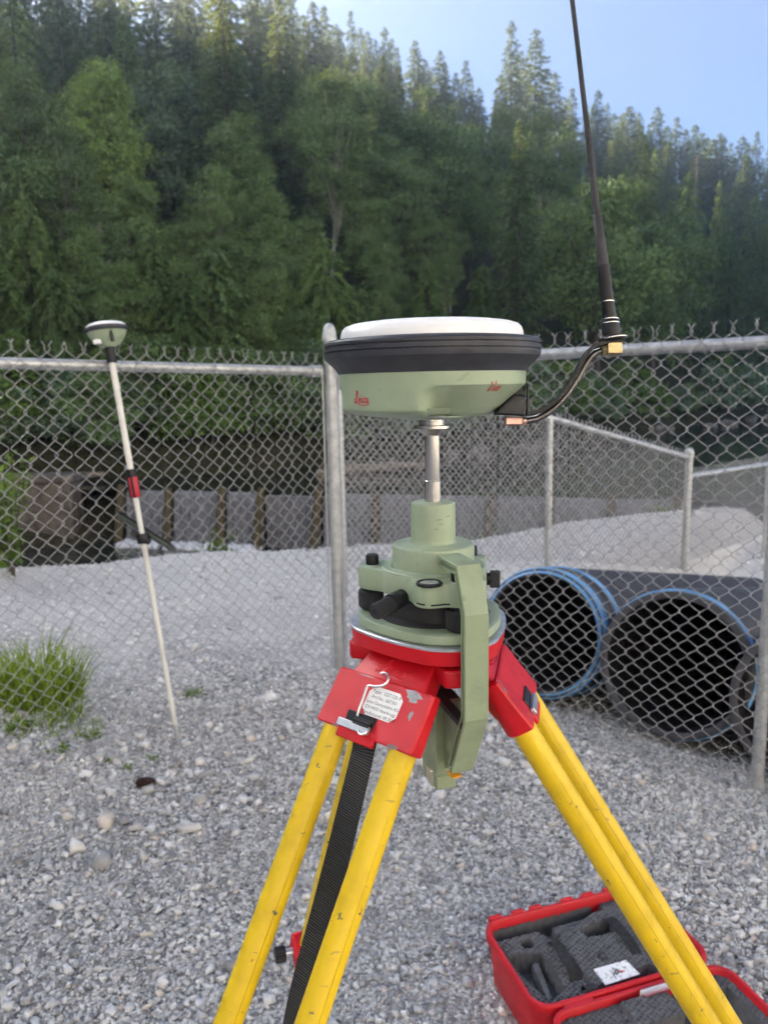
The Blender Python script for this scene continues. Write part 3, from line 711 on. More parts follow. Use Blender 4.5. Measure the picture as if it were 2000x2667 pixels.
# optical plummet eyepiece
e0 = atZ(1040, 1560, ZB0+.002)-onax(ZP); e1 = e0+np.array([-.021, -.026, -.0035]); ed = (e1-e0)/np.linalg.norm(e1-e0)
Re = basis(ed, (0, 0, 1)); Le = np.linalg.norm(e1-e0)
MB().lathe([(.0078, -.006), (.0080, .004), (.0083, .0045), (.0083, .012), (.0074, .0125)], 36, e0, Re).build('eyepiece_tube', m_black, tri, angle=30)
nr = 22; fn = lambda a_, r, z: r-(.0006*(np.cos(a_*nr) > .2) if r > .0068 else 0)
MB().lathe([(.0066, .0125), (.0072, .013), (.0072, Le-.0012), (.0066, Le), (.0030, Le), (.0026, Le-.0015)], nr*4, e0, Re, fn=fn).build('eyepiece_knob', m_blackm, tri, smooth=False)
# clamp knob on the right
k0 = pol(-8, .0490, (b0_+b1)/2-.001); Rk = basis(pol(-8, 1), (0, 0, 1))
MB().lathe([(.0058, -.004), (.0058, .004)], 20, k0, Rk).build('clamp_boss', m_black, tri)
MB().box((.0150, .0095, .0095), k0+pol(-8, .0075), Rk).build('clamp_knob', m_blackm, tri, bevel=.0012)
# slots cut in the front of the body shown as dark inlays
for a0, a1, zz in ((-107, -100, b0_+.0035), (-96, -82, b0_+.0030)):
    V = []; N = 6
    for k in range(N+1):
        a = a0+(a1-a0)*k/N; rr = np.interp(D2R(a) % (2*math.pi), aa, br, period=2*math.pi)
        for (o_, z_) in ((-.003, zz), (.00012, zz), (.00012, zz+.0014), (-.003, zz+.0014)): V.append(pol(a, rr+o_, z_))
    Fc = [(3, 2, 1, 0), tuple(N*4+j for j in range(4))]+[(i*4+j, i*4+(j+1) % 4, i*4+4+(j+1) % 4, i*4+4+j) for i in range(N) for j in range(4)]
    MB().add(V, Fc).build('slot', m_black, tri)

# ------------------------------------------------------------------ height hook
hk = thing('height_hook', onax(1.06), 'scuffed green height hook hanging from the carrier down past the red tripod head', 'height hook')
HAZ = -73
he = np.array([math.cos(D2R(HAZ)), math.sin(D2R(HAZ)), 0]); ht = np.array([-he[1], he[0], 0])
def hz_(px, py, rho): 
    P = AXIS+he[:2]*rho; d = ray(px, py); return H+d[2]/d[1]*P[1]-1.06
path = [(.0370, 1.3055-1.06), (.0815, 1.3055-1.06), (.0980, hz_(1236, 1602, .098)), (.0980, hz_(1236, 1876, .098)), (.0660, hz_(1188, 2012, .066))]
def hookpt(rho, z, tt): return he*rho+ht*tt+np.array([0, 0, z])
HW = .0108          # half width
# outer wall (thin web) along the path
P2d = np.array(path); nrm = []
for i in range(len(P2d)):
    a = P2d[max(i-1, 0)]; b = P2d[min(i+1, len(P2d)-1)]
    d0 = P2d[i]-a if i else b-P2d[i]; d1 = b-P2d[i] if i < len(P2d)-1 else d0
    d0 = d0/np.linalg.norm(d0); d1 = d1/np.linalg.norm(d1); n0 = np.array([d0[1], -d0[0]]); n1 = np.array([d1[1], -d1[0]])
    m_ = (n0+n1); m_ /= np.linalg.norm(m_); m_ /= max(.5, m_@n0); nrm.append(-m_)       # outward (away from axis / up)
nrm = np.array(nrm)
if nrm[2][0] < 0: nrm = -nrm
def strip(t0, t1, o0, o1, name, bev=.0012):
    V = []; 
    for i in range(len(P2d)):
        for (o_, tt) in ((o0, t0), (o1, t0), (o1, t1), (o0, t1)):
            q = P2d[i]+nrm[i]*o_; V.append(hookpt(q[0], q[1], tt))
    n = len(P2d); Fc = [(0, 1, 2, 3), tuple((n-1)*4+j for j in (3, 2, 1, 0))]+[(i*4+j, i*4+4+j, i*4+4+(j+1) % 4, i*4+(j+1) % 4) for i in range(n-1) for j in range(4)]
    return MB().add(V, Fc).build(name, m_green2, hk, smooth=False, bevel=bev, seg=3)
strip(-HW, HW, -.0035, 0, 'arm_web'); 
strip(HW-.0030, HW-.0002, -.0080, -.0033, 'side_flange', .0006)
strip(-HW+.0040, -HW+.0062, -.0080, -.0033, 'side_flange', .0006)
strip(-HW+.0002, HW-.0004, -.0092, -.0079, 'inner_web', .0004)
# tape housing inside the lower bend
def hb(pts_in, t0, t1, name, mtl, bev=.0012):
    V0 = [hookpt(r_, z_, t0) for r_, z_ in pts_in]; V1 = [hookpt(r_, z_, t1) for r_, z_ in pts_in]; n = len(pts_in)
    Fc = [tuple(range(n)), tuple(2*n-1-i for i in range(n))]+[(i, n+i, n+(i+1) % n, (i+1) % n) for i in range(n)]
    return MB().add(V0+V1, Fc).build(name, mtl, hk, bevel=bev)
zA, zB_, zC = hz_(1125, 1806, .02), hz_(1115, 2022, .03), hz_(1190, 1870, .075)
hb([(-.012, zB_-.001), (-.004, zA-.040), (.006, zA), (.024, zA), (.030, zB_+.001)], -.0100, .0096, 'tape_housing', m_green2)
p3_, p4_ = path[3], path[4]
hb([(.028, zB_+.006), (.022, zA-.002), (p3_[0]-.014, p3_[1]+.006), ((p3_[0]+p4_[0])/2-.011, (p3_[1]+p4_[1])/2), (p4_[0]-.009, p4_[1]+.005)], -.0010, .0094, 'gusset', m_green2, .0006)
hb([(.010, zA+.002), (.024, zA+.003), (.090, zC+.001), (.088, zC-.004), (.023, zA-.003), (.010, zA-.003)], -.0098, .0097, 'upper_bridge', m_blackm, .0004)
zT = hz_(1120, 2066, .03)
hb([(-.010, zT), (-.011, zB_), (.030, zB_+.001), (.030, zT+.004)], -.0098, .0094, 'foot_block', m_green2)
ft_ = lambda r_, t_q, dz: hookpt(r_, (zT+zB_)/2+dz, t_q)
RH = np.stack([he, -ht, (0, 0, 1)], 1)
MB().box((.0170, .0012, .0150), ft_(.012, -.0103, .0015), RH).build('plate', m_tan, hk, bevel=.0003)
MB().box((.0080, .0020, .0148), ft_(.014, -.0106, .0015), RH).build('clip', m_tan, hk, bevel=.0003)
for dz in (-.0020, .0055):
    MB().lathe([(.0021, 0), (.0021, .0006), (.0012, .0008)], 16, ft_(.014, -.0116, dz), basis(-ht, (0, 0, 1))).build('rivet', m_alu, hk)
MB().box((.010, .012, .0016), hookpt(.046, hz_(1160, 2017, .046), .001), np.stack([ht, he, (0, 0, 1)], 1)).build('tape_tab', m_orange, hk, bevel=.0003)
for (rr_, zz_) in ((.018, zA-.030), (-.004, zB_+.012)):
    MB().lathe([(.0022, 0), (.0022, .0010), (.0012, .0012)], 16, hookpt(rr_, zz_, -.0100), basis(-ht, (0, 0, 1))).build('screw', m_alu, hk)
# ------------------------------------------------------------------ surveying tripod
tp = thing('surveying_tripod', (AX, AY, 0), 'yellow legged surveying tripod with chipped red head castings', 'tripod')
HT = ZP
def hr(base, amp): return plate_r(base, amp)
MB().lathe([(-.001, HT-.0032), (0, HT-.0026), (0, HT-.0006), (-.0008, HT)], 180, fn=hr(.0730, .0065)).build('top_plate', m_alu, tp, angle=30)
MB().lathe([(-.006, HT-.0170), (-.002, HT-.0160), (-.0012, HT-.010), (-.0004, HT-.005), (-.0004, HT-.003)], 180, fn=hr(.0730, .0065)).build('head', m_red, tp, angle=32)
LEGS = [(-131.5, 33.0, .0385, .0745, 'front'), (-13.0, 31.5, .0345, .0655, 'right'), (109.5, 32.5, .0350, .0590, 'back')]
ZH = 1.18; TR = .01165
# corner lugs below the head between the legs
for L in (167, -73, 47):
    e = pol(L, 1); tt = np.array([-e[1], e[0], 0])
    V = []
    for (r_, w_) in ((.028, .020), (.076, .020), (.080, .012), (.080, -.012), (.076, -.020), (.028, -.020)):
        V.append(e*r_+tt*w_)
    mb = MB(); n = len(V)
    mb.add([v+np.array([0, 0, HT-.0350]) for v in V]+[v+np.array([0, 0, HT-.0195]) for v in V], [tuple(range(n)), tuple(2*n-1-i for i in range(n))]+[(i, n+i, n+(i+1) % n, (i+1) % n) for i in range(n)])
    mb.build('hinge_lug', m_red, tp, bevel=.002)
MB().lathe([(.046, HT-.040), (.050, HT-.036), (.050, HT-.0165)], 48).build('head_core', m_red, tp)
MB().lathe([(.012, HT-.085), (.016, HT-.082), (.016, HT-.062), (.011, HT-.058), (.011, HT-.04)], 32).build('centre_screw', m_blackm, tp)
m_strap = mat('woven_strap'); t = NT(m_strap); c = t.coord('UV')
wv = t.n('ShaderNodeTexWave'); wv.wave_type = 'BANDS'; wv.bands_direction = 'Y'; wv.inputs['Scale'].default_value = 36; wv.inputs['Distortion'].default_value = 1.2; wv.inputs['Detail'].default_value = 2; t.l(c, wv.inputs[0])
wv2 = t.n('ShaderNodeTexWave'); wv2.wave_type = 'BANDS'; wv2.bands_direction = 'X'; wv2.inputs['Scale'].default_value = 5; wv2.inputs['Distortion'].default_value = .8; t.l(c, wv2.inputs[0])
hh = t.math('ADD', wv.outputs['Fac'], t.math('MULTIPLY', wv2.outputs['Fac'], .5))
t.bsdf(t.ramp(hh, [(.05, (.004, .004, .005)), (.6, (.028, .028, .03)), (1.0, (.085, .085, .09))]), .8, 0, t.bump(hh, .9, .0012), .25)
leg_info = {}
for az, spl, d0, rh, nm in LEGS:
    e = pol(az, 1); tt = np.array([-e[1], e[0], 0]); s_ = D2R(spl)
    dl = e*math.sin(s_)+np.array([0, 0, -math.cos(s_)]); nn = e*math.cos(s_)+np.array([0, 0, math.sin(s_)])     # outward normal of leg
    B = e*rh+np.array([0, 0, ZH])
    gzf = 0.0
    Ltot = (ZH-.0)/math.cos(s_)
    leg_info[nm] = (B, dl, tt, nn, d0, Ltot)
    lp = lambda u_, v_, w_, B=B, dl=dl, tt=tt, nn=nn: B+dl*u_+tt*v_+nn*w_
    # two upper tubes
    for sg in (-1, 1):
        MB().tube([lp(.034, sg*d0, 0), lp(.3, sg*d0, 0), lp(.62, sg*d0, 0), lp(.86, sg*d0, 0)], TR, 28).build('leg_tube', m_yellow, tp)
        for sa in (25, 150):
            off = tt*(TR+.00002)*math.cos(D2R(sa))+nn*(TR+.00002)*math.sin(D2R(sa)); MB().tube([lp(.06+.3*k_, sg*d0, 0)+off for k_ in (0, .5, 1, 2, 2.6)], [.00004, .00014, .00007, .00016, .00004], 5).build('seam', m_blackm, tp)
    # lower extension between them with a pointed shoe
    MB().tube([lp(.55, 0, 0), lp(.9, 0, 0), lp(Ltot-.10, 0, 0)], [.015, .015, .015], 20).build('leg_extension', m_yellow, tp)
    MB().tube([lp(Ltot-.14, 0, 0), lp(Ltot-.09, 0, 0), lp(Ltot-.02, 0, 0), lp(Ltot+.02, 0, 0)], [.019, .019, .010, .002], 18).build('shoe', m_alu, tp)
    MB().box((.05, .035, .004), lp(Ltot-.10, 0, .03), np.stack([tt, nn, dl], 1)).build('foot_rest', m_alu, tp, bevel=.001)
    # red clamp at the bottom of the tubes
    R3 = np.stack([tt, nn, dl], 1)
    MB().box((.054, .042, .044), lp(.765, d0*.86, 0), R3).build('lower_clamp', m_red, tp, bevel=.004)
    MB().hexa([lp(.780, -.010, -.014), lp(.780, d0+.020, -.014), lp(.780, d0+.020, .014), lp(.780, -.010, .014)], [lp(.850, -.018, -.012), lp(.850, .018, -.012), lp(.850, .018, .012), lp(.850, -.018, .012)]).build('clamp_yoke', m_red, tp, bevel=.003)
    sgk = 1
    MB().lathe([(.006, 0), (.006, .012)], 16, lp(.765, sgk*(d0+.022), .0), basis(tt*sgk, nn)).build('clamp_screw', m_alu, tp)
    nr2 = 12; fn2 = lambda a_, r, z: r-.0010*(np.cos(a_*nr2) > .3)
    MB().lathe([(.011, .012), (.0125, .014), (.0125, .028), (.011, .030)], nr2*4, lp(.765, sgk*(d0+.022), .0), basis(tt*sgk, nn), fn=fn2).build('clamp_knob', m_black, tp, smooth=False)
    # castings : slim hinge block, then wide socket
    hw = .0285
    wt, wb = .0195, -.0145
    up = [lp(-.052, -.034, -.030), lp(-.052, .034, -.030), lp(-.052, .034, -.010), lp(-.052, -.034, -.010)]
    dn = [lp(.020, -.042, -.015), lp(.020, .042, -.015), lp(-.012, .043, .0045), lp(-.012, -.043, .0045)]
    MB().hexa(up, dn).build('hinge_block', m_red, tp, bevel=.0025, seg=3)
    W = d0+.0165
    # socket : rounded outline in (v,w) swept along u, flat outer face
    def outline(Wq, top, bot, n=7):
        pts = [(-Wq+.002, top), (Wq-.002, top), (Wq, top-.002)]
        for k in range(n+1): 
            a = -math.pi/2*k/n; pts.append((d0+(Wq-d0)*math.cos(a), (bot+top)*.35*0+bot*.0+(bot)*math.sin(-a)))
        for k in range(n+1):
            a = -math.pi/2-math.pi/2*k/n; pts.append((-d0+(Wq-d0)*math.cos(a), bot*math.sin(-a)))
        pts.append((-Wq, top-.002)); return pts
    u0, u1 = -.016, .036
    secs = []
    for (uq, top, sc_) in ((u0, .0055, .97), (u0+.0015, .0068, 1.0), (.010, .0092, 1.0), (u1-.0015, .0128, 1.0), (u1, .0120, .97)):
        secs.append([lp(uq+ (0.0 if True else 0), v_*sc_, w_*sc_) for v_, w_ in outline(W, top, -.0155)])
    n = len(secs[0]); V = sum(secs, []); Fc = [tuple(range(n)), tuple((len(secs)-1)*n+i for i in range(n-1, -1, -1))]
    for k in range(len(secs)-1):
        for i in range(n): Fc.append((k*n+i, (k+1)*n+i, (k+1)*n+(i+1) % n, k*n+(i+1) % n))
    MB().add(V, Fc).build('socket_casting', m_red, tp, angle=28)
    # embossed script on the hinge block
    Pn = np.array(dn); Pu = np.array(up)
    ctr = (Pn[2]+Pn[3])*.5*.62+(Pu[2]+Pu[3])*.5*.38; axv = (Pn[3]-Pu[3]); axv /= np.linalg.norm(axv); nf = np.cross(axv, tt); nf = nf if nf@nn > 0 else -nf
    xdir = tt if True else -tt; yv = -axv
    mb = MB(); sc_l = .034/1.95
    strokes(LEICA, lambda x, y: ctr+xdir*(x-.017)+yv*(y*.9-.0065)+nf*.0001, sc_l, .00055, mb); mb.build('embossed_script', m_red, tp)
B, dl, tt, nn, d0, Lt = leg_info['front']
def fp(u_, v_, w_): return B+dl*u_+tt*v_+nn*w_
# bright chips of bare metal where the enamel is worn off
def chip(leg, pts, w_, name='paint_chip'):
    B, dl, tt, nn, d0, Lt = leg_info[leg]
    V = [B+dl*u_+tt*v_+nn*w_(u_, v_) for u_, v_ in pts]; n = len(V)
    V2 = [v+nn*.00012 for v in V]
    return MB().add(V+V2, [tuple(range(n)), tuple(2*n-1-i for i in range(n))]+[(i, n+i, n+(i+1) % n, (i+1) % n) for i in range(n)]).build(name, m_bare, tp)
def face_w(u_, v_): return np.interp(u_, [-.016, -.0145, .010, .0345, .036], [.0055, .0068, .0092, .0128, .0120])+.00005
def blob(cu, cv, ru, rv, n=14, seed=0):
    r = np.random.default_rng(seed); a = np.linspace(0, 2*math.pi, n, endpoint=False)
    k = 1+.28*r.standard_normal(n)*.6
    return [(cu+ru*math.sin(q)*w_, cv+rv*math.cos(q)*w_) for q, w_ in zip(a, k)]
chip('front', blob(-0.0098, .036, .0060, .0075, 16, 3), face_w)
chip('front', blob(0.0059, .040, .0040, .0020, 12, 4), face_w)
chip('front', blob(0.0346, .036, .0016, .0070, 12, 5), face_w)
chip('front', blob(0.0348, -.030, .0012, .0040, 12, 6), face_w)
chip('front', blob(-0.0143, -.020, .0006, .0100, 12, 7), face_w)
chip('right', blob(-0.0077, -.046, .0080, .0030, 14, 8), lambda u_, v_: face_w(u_, v_))
# strap slot, bar, hook and label on the front casting
for nm_ in ('front', 'right', 'back'):
    B, dl, tt, nn, d0, Lt = leg_info[nm_]
    MB().box((.033, .0026, .0125), fp(0.0240, -0.0065, 0.0111), np.stack([tt, nn, dl], 1)).build('strap_slot', m_black, tp, bevel=.001)
    MB().box((.036, .0042, .0068), fp(0.0302, -0.0095, 0.0142), np.stack([tt, nn, dl], 1)).build('strap_bar', m_alu, tp, bevel=.0008)
    MB().box((.042, .0040, .0095), fp(0.0377, -0.0055, 0.0112), np.stack([tt, nn, dl], 1)).build('slot_lip', m_red, tp, bevel=.001)
B, dl, tt, nn, d0, Lt = leg_info['front']
lab_u, lab_v = 0.0046, .0085
lw, lh, ch = .0190, .0130, .0055
lp_ = [(-lw+ch, -lh), (lw-ch, -lh), (lw, -lh+ch), (lw, lh-ch), (lw-ch, lh), (-lw+ch, lh), (-lw, lh-ch), (-lw, -lh+ch)]
sl_ = math.atan2(-.0060, .05)
dl2 = dl*math.cos(sl_)-nn*math.sin(sl_); nn2 = nn*math.cos(sl_)+dl*math.sin(sl_)
lo = fp(lab_u, lab_v, float(face_w(lab_u, 0))+.0002)
V = [lo+tt*x+dl2*y for x, y in lp_]; V2 = [v+nn2*.0003 for v in V]; n = 8
lab = MB().add(V+V2, [tuple(range(n)), tuple(2*n-1-i for i in range(n))]+[(i, n+i, n+(i+1) % n, (i+1) % n) for i in range(n)]).build('type_label', m_label, tp, label='white eight sided type label on the red casting')
Mt = Matrix((( tt[0], -dl2[0], nn2[0], 0), (tt[1], -dl2[1], nn2[1], 0), (tt[2], -dl2[2], nn2[2], 0), (0, 0, 0, 1)))
for i, (tx, szz) in enumerate((('Type:  GST120-9', .0046), ('Art.No.: 667301', .0044), ('Leica Geosystems AG', .0041), ('CH-9435 Heerbrugg', .0041), ('Manufactured: 09.2018', .0041))):
    me = text_mesh(tx, szz, align='CENTER')
    o = link('lettering', me, m_ink, lab, smooth=False)
    pos = lo+nn2*.00040+dl2*(-.0072+i*.0048)+tt*.0005
    Mo = Mt.copy(); Mo.translation = Vector(pos); o.matrix_local = Mo
# wire hook
hk_pts = [fp(0.0306, 0.0100, 0.0173), fp(0.0331, 0.0085, 0.0199), fp(0.0331, 0.0045, 0.0199), fp(0.0310, 0.0025, 0.0184), fp(0.0277, 0.0015, 0.0157)]
MB().tube(smooth_path([fp(0.0269, 0.0085, 0.0155), fp(0.0302, 0.0105, 0.0185), fp(0.0337, 0.0080, 0.0201), fp(0.0339, 0.0035, 0.0196), fp(0.0319, 0.0010, 0.0186)], 24), .0011, 10).build('wire_hook', m_zinc, tp)
MB().tube(smooth_path([fp(0.0228, -0.0095, 0.0120), fp(0.0187, -0.0098, 0.0142), fp(0.0071, -0.0112, 0.0123), fp(-0.0036, -0.0124, 0.0111), fp(-0.0065, -0.0105, 0.0111), fp(-0.0073, -0.0050, 0.0110), fp(-0.0106, 0.0040, 0.0105), fp(-0.0160, 0.0062, 0.0098), fp(-0.0205, 0.0035, 0.0100), fp(-0.0210, -0.0015, 0.0102), fp(-0.0193, -0.0035, 0.0102)], 60), .0011, 10).build('wire_hook', m_zinc, tp)
# webbing strap : loop over the bar and long tail hanging down the leg
def ribbon(path, widths, wdir, name, m, thick=.0016):
    P = smooth_path(path, 70); n = len(P); V = []; Fc = []; uv = []
    T = np.gradient(P, axis=0); Ls = np.r_[0, np.cumsum(np.linalg.norm(np.diff(P, axis=0), axis=1))]
    for i in range(n):
        tq = T[i]/np.linalg.norm(T[i]); wv_ = wdir-tq*(wdir@tq); wv_ /= np.linalg.norm(wv_); nb = np.cross(tq, wv_)
        w_ = np.interp(i/(n-1), [0, 1], widths)
        for (a, b) in ((-1, -1), (0, -1.25), (1, -1), (1, 1), (0, .75), (-1, 1)): V.append(P[i]+wv_*a*w_/2+nb*b*thick/2); uv.append((a*.5+.5, Ls[i]*4))
    for i in range(n-1):
        for j in range(6): k = (j+1) % 6; Fc.append((i*6+j, i*6+k, i*6+6+k, i*6+6+j))
    Fc += [(5, 4, 3, 2, 1, 0), tuple((n-1)*6+j for j in range(6))]
    mb = MB().add(V, Fc); me = mb.mesh(name); ul = me.uv_layers.new()
    vi = np.zeros(len(me.loops), int); me.loops.foreach_get('vertex_index', vi); ul.data.foreach_set('uv', np.array(uv)[vi].ravel())
    return link(name, me, m, tp, angle=50)
ribbon([fp(0.0286, -0.0010, 0.0138), fp(0.0253, -0.0010, 0.0166), fp(0.0224, -0.0010, 0.0134), fp(0.0220, -0.0010, 0.0093)], (.0185, .0185), tt, 'strap_loop', m_strap, .0022)
S0 = fp(0.0319, -0.0045, 0.0051)
def swp(px, py, D): return atD(px, py, D)-np.array([AX, AY, 0])
ribbon([fp(0.0302, -0.0040, 0.0007), swp(945, 1960, .640), swp(915, 2085, .640), swp(880, 2230, .640), swp(838, 2395, .638), swp(800, 2540, .632), swp(770, 2680, .63), swp(745, 2850, .64)], (.0225, .0300), tt, 'strap', m_strap)
MB().lathe([(.0, 0), (.001, .0001)], 6) 
# yellow/silver buckle piece on the back leg seen past the strap
B2, dl2_, tt2, nn2_, d02, Lt2 = leg_info['back']
MB().box((.016, .010, .040), B2+dl2_*.60-tt2*d02+nn2_*.012, np.stack([tt2, nn2_, dl2_], 1)).build('tube_collar', m_alu, tp, bevel=.002)

# ------------------------------------------------------------------ open instrument case on the gravel
m_case = painted('red_polypropylene', srgb(188, 14, 30), .48, .08, None, 0, 30, .15, .5, .25)
m_foam2 = simple('grey_foam', (.10, .102, .11, 1), .9, 0, .2, 60, .3, .001)
m_webb = simple('black_webbing', (.012, .012, .013, 1), .75, 0, .2, 200, .3, .0006)
ZR = .150
cA, cB, cC, cD = [atZ(x, y, ZR) for x, y in ((1246, 2399), (1664, 2304), (1855, 2491), (1407, 2636))]
cx = ((cB-cA)+(cC-cD))/2; cx[2] = 0; CW = np.linalg.norm(cx); cx /= CW
cyv = np.array([cx[1], -cx[0], 0]); 
if cyv@(cD-cA) < 0: cyv = -cyv
CD = ((cD-cA)@cyv+(cC-cB)@cyv)/2; cc0 = (cA+cB+cC+cD)/4; cc0[2] = 0
case = thing('instrument_case', tuple(cc0), 'open red plastic instrument case lined with dotted grey foam on the gravel', 'case')
def cp(u_, v_, z_): return cx*u_+cyv*v_+np.array([0, 0, z_])
def rrect(w_, h_, r_, n=6):
    pts = []
    for (sx, sy, a0) in ((1, 1, 0), (-1, 1, 90), (-1, -1, 180), (1, -1, 270)):
        for k in range(n+1):
            a = D2R(a0+90*k/n); pts.append((sx*(w_/2-r_)+r_*math.cos(a), sy*(h_/2-r_)+r_*math.sin(a)))
    return pts
def shell(name, ctr, prof, w_, h_, r_, m):
    """prof : list of (inset, z)"""
    V = []; n = 28
    for ins, z_ in prof:
        for (a, b) in rrect(w_-2*ins, h_-2*ins, max(.004, r_-ins)): V.append(cp(ctr[0]+a, ctr[1]+b, z_))
    Fc = []
    for k in range(len(prof)-1):
        for i in range(n): Fc.append((k*n+i, k*n+(i+1) % n, (k+1)*n+(i+1) % n, (k+1)*n+i))
    Fc.append(tuple(range(n-1, -1, -1)))
    o = MB().add(V, Fc).build(name, m, case, angle=40); return o
shell('base_shell', (0, 0), [(.022, .004), (.016, .010), (.010, .075), (.004, .118), (0, .120), (-.003, .124), (-.003, ZR-.004), (-.001, ZR), (.006, ZR), (.008, ZR-.003), (.009, ZR-.05)], CW, CD, .045, m_case)
lid_c = (0.015, CD+.012)
shell('lid_shell', lid_c, [(.022, .050), (.016, .055), (.010, .090), (0, .120), (-.003, .122), (-.003, ZR-.006), (-.001, ZR-.002), (.006, ZR-.002), (.008, ZR-.005), (.009, ZR-.06)], CW, CD, .045, m_case)
# lid rests on its own back : support feet reach the ground
for (u_, v_) in ((-.15, CD-.06), (.15, CD-.06), (-.15, CD+.10), (.15, CD+.10)):
    MB().lathe([(.02, -.012), (.018, .058)], 16, cp(u_, v_, 0)).build('lid_foot', m_case, case)
for u_ in (-.13, .13):
    MB().box((.07, .016, .020), cp(u_, CD/2+.006, ZR-.012), np.stack([cx, cyv, (0, 0, 1)], 1)).build('hinge', m_case, case, bevel=.003)
# latch castings along the far rim
for u_ in (-.185, -.125, -.075, .015, .075, .14):
    MB().box((.036, .012, .020), cp(u_, -CD/2-.006, ZR-.006), np.stack([cx, cyv, (0, 0, 1)], 1), (.9, .8)).build('latch_lug', m_case, case, bevel=.003)
for u_ in (-.11, .10):
    MB().box((.062, .009, .030), cp(u_, -CD/2-.008, ZR-.026), np.stack([cx, cyv, (0, 0, 1)], 1)).build('latch', m_case, case, bevel=.003)
def to_case(px, py, z_):
    P = atZ(px, py, z_)-cc0; return P@cx, P@cyv
ZF = ZR-.022
def inq(u_, v_, quad):
    ok = np.ones_like(u_, bool); n = len(quad); s0 = None
    ar = sum(quad[i][0]*quad[(i+1) % n][1]-quad[(i+1) % n][0]*quad[i][1] for i in range(n))
    for i in range(n):
        a, b = quad[i], quad[(i+1) % n]; cr = (b[0]-a[0])*(v_-a[1])-(b[1]-a[1])*(u_-a[0]); ok &= (cr*np.sign(ar) >= 0)
    return ok
def zq(*pp): return [to_case(1200+x*.4822, 2250+y*.4822, ZF) for x, y in pp]
def foam(name, ctr, w_, h_, hfun, z0):
    nx, ny = 136, 84
    u_, v_ = np.meshgrid(np.linspace(-w_/2, w_/2, nx), np.linspace(-h_/2, h_/2, ny))
    hgt = hfun(u_, v_)
    V = [cp(ctr[0]+a, ctr[1]+b, z0+z_) for a, b, z_ in zip(u_.ravel(), v_.ravel(), hgt.ravel())]
    Fc = [(j*nx+i, j*nx+i+1, (j+1)*nx+i+1, (j+1)*nx+i) for j in range(ny-1) for i in range(nx-1)]
    return MB().add(V, Fc).build(name, m_foam2, case, angle=25)
def dots(u_, v_, pitch=.0155):
    q = .5*(np.cos(2*math.pi*(u_+v_*.35)/pitch)*np.cos(2*math.pi*(v_-u_*.35)/pitch)); return -.006*(q > .24)
def base_h(u_, v_):
    h = dots(u_, v_)
    def cut(mask, d): nonlocal h; h = np.where(mask, np.minimum(h, -d), h)
    def raise_(mask, d): nonlocal h; h = np.where(mask, h+d, h)
    raise_(inq(u_, v_, zq((520, 420), (760, 240), (1060, 575), (720, 690))), .010)
    raise_(inq(u_, v_, zq((760, 240), (860, 190), (1150, 520), (1050, 560))), .004)
    cut(inq(u_, v_, zq((150, 375), (740, 215), (770, 265), (190, 420))), .055)          # long trough by the latches
    cut(inq(u_, v_, zq((380, 345), (480, 335), (540, 400), (500, 410))), .045)
    e0 = to_case(1200+358*.4822, 2250+428*.4822, ZF); cut(np.hypot(u_-e0[0], v_-e0[1]) < .0145, .05)
    cut(inq(u_, v_, zq((240, 500), (430, 480), (510, 580), (560, 680), (480, 740), (350, 620))), .050)
    e1 = to_case(1200+440*.4822, 2250+610*.4822, ZF)
    cut(inq(u_, v_, zq((640, 375), (800, 310), (830, 380), (690, 415))), .050)
    raise_(inq(u_, v_, zq((380, 500), (420, 495), (500, 690), (470, 710))), .032)
    cut(inq(u_, v_, zq((480, 770), (730, 690), (760, 720), (500, 800))), .030)
    cut(inq(u_, v_, zq((1010, 560), (1080, 600), (760, 690), (740, 680))), .030)
    e2 = to_case(1200+765*.4822, 2250+518*.4822, ZF); rr_ = np.hypot(u_-e2[0], v_-e2[1]); cut((rr_ < .011) & (rr_ > .0075), .004)
    return h
foam('foam_insert', (0, 0), CW-.020, CD-.020, base_h, ZF)
def lid_h(u_, v_):
    h = dots(u_, v_)*.8-.012
    h = np.where((u_ > -.02) & (v_ > -.09), -.055, h)
    h = np.where((u_ > -.17) & (u_ < -.03) & (v_ > -.06) & (v_ < .0), -.05, h)
    h = np.where((u_ > -.06) & (u_ < .05) & (np.abs(v_+.085) < .035), .004+dots(u_, v_), h)
    h = np.where((u_ > -.05) & (u_ < .08) & (np.abs(v_+.02) < .012), -.016, h)
    h = np.where(np.abs(u_) > CW/2-.030, -.012+dots(u_, v_)*.8, h)
    return h
foam('lid_foam', lid_c, CW-.020, CD-.020, lid_h, ZR-.006)
# straps across the foam
def case_strap(p0, p1, name='retaining_strap'):
    a = to_case(1200+p0[0]*.4822, 2250+p0[1]*.4822, ZF+.012); b = to_case(1200+p1[0]*.4822, 2250+p1[1]*.4822, ZF+.012)
    a = np.array(a); b = np.array(b); n = 12; d = (b-a)/np.linalg.norm(b-a); pr = np.array([-d[1], d[0]])*.0125; V = []; Fc = []
    for i in range(n):
        k = i/(n-1); q = a+(b-a)*k; z_ = ZF+.013+.008*math.sin(k*math.pi)-.012*max(0, (k-.85)/.15)-.012*max(0, (.1-k)/.1)
        for s in (-1, 1): V += [cp(*(q+pr*s), z_), cp(*(q+pr*s), z_-.002)]
    for i in range(n-1):
        o_ = i*4; Fc += [(o_, o_+2, o_+6, o_+4), (o_+1, o_+5, o_+7, o_+3), (o_, o_+4, o_+5, o_+1), (o_+2, o_+3, o_+7, o_+6)]
    Fc += [(0, 1, 3, 2), ((n-1)*4, (n-1)*4+2, (n-1)*4+3, (n-1)*4+1)]
    MB().add(V, Fc).build(name, m_webb, case, angle=40)
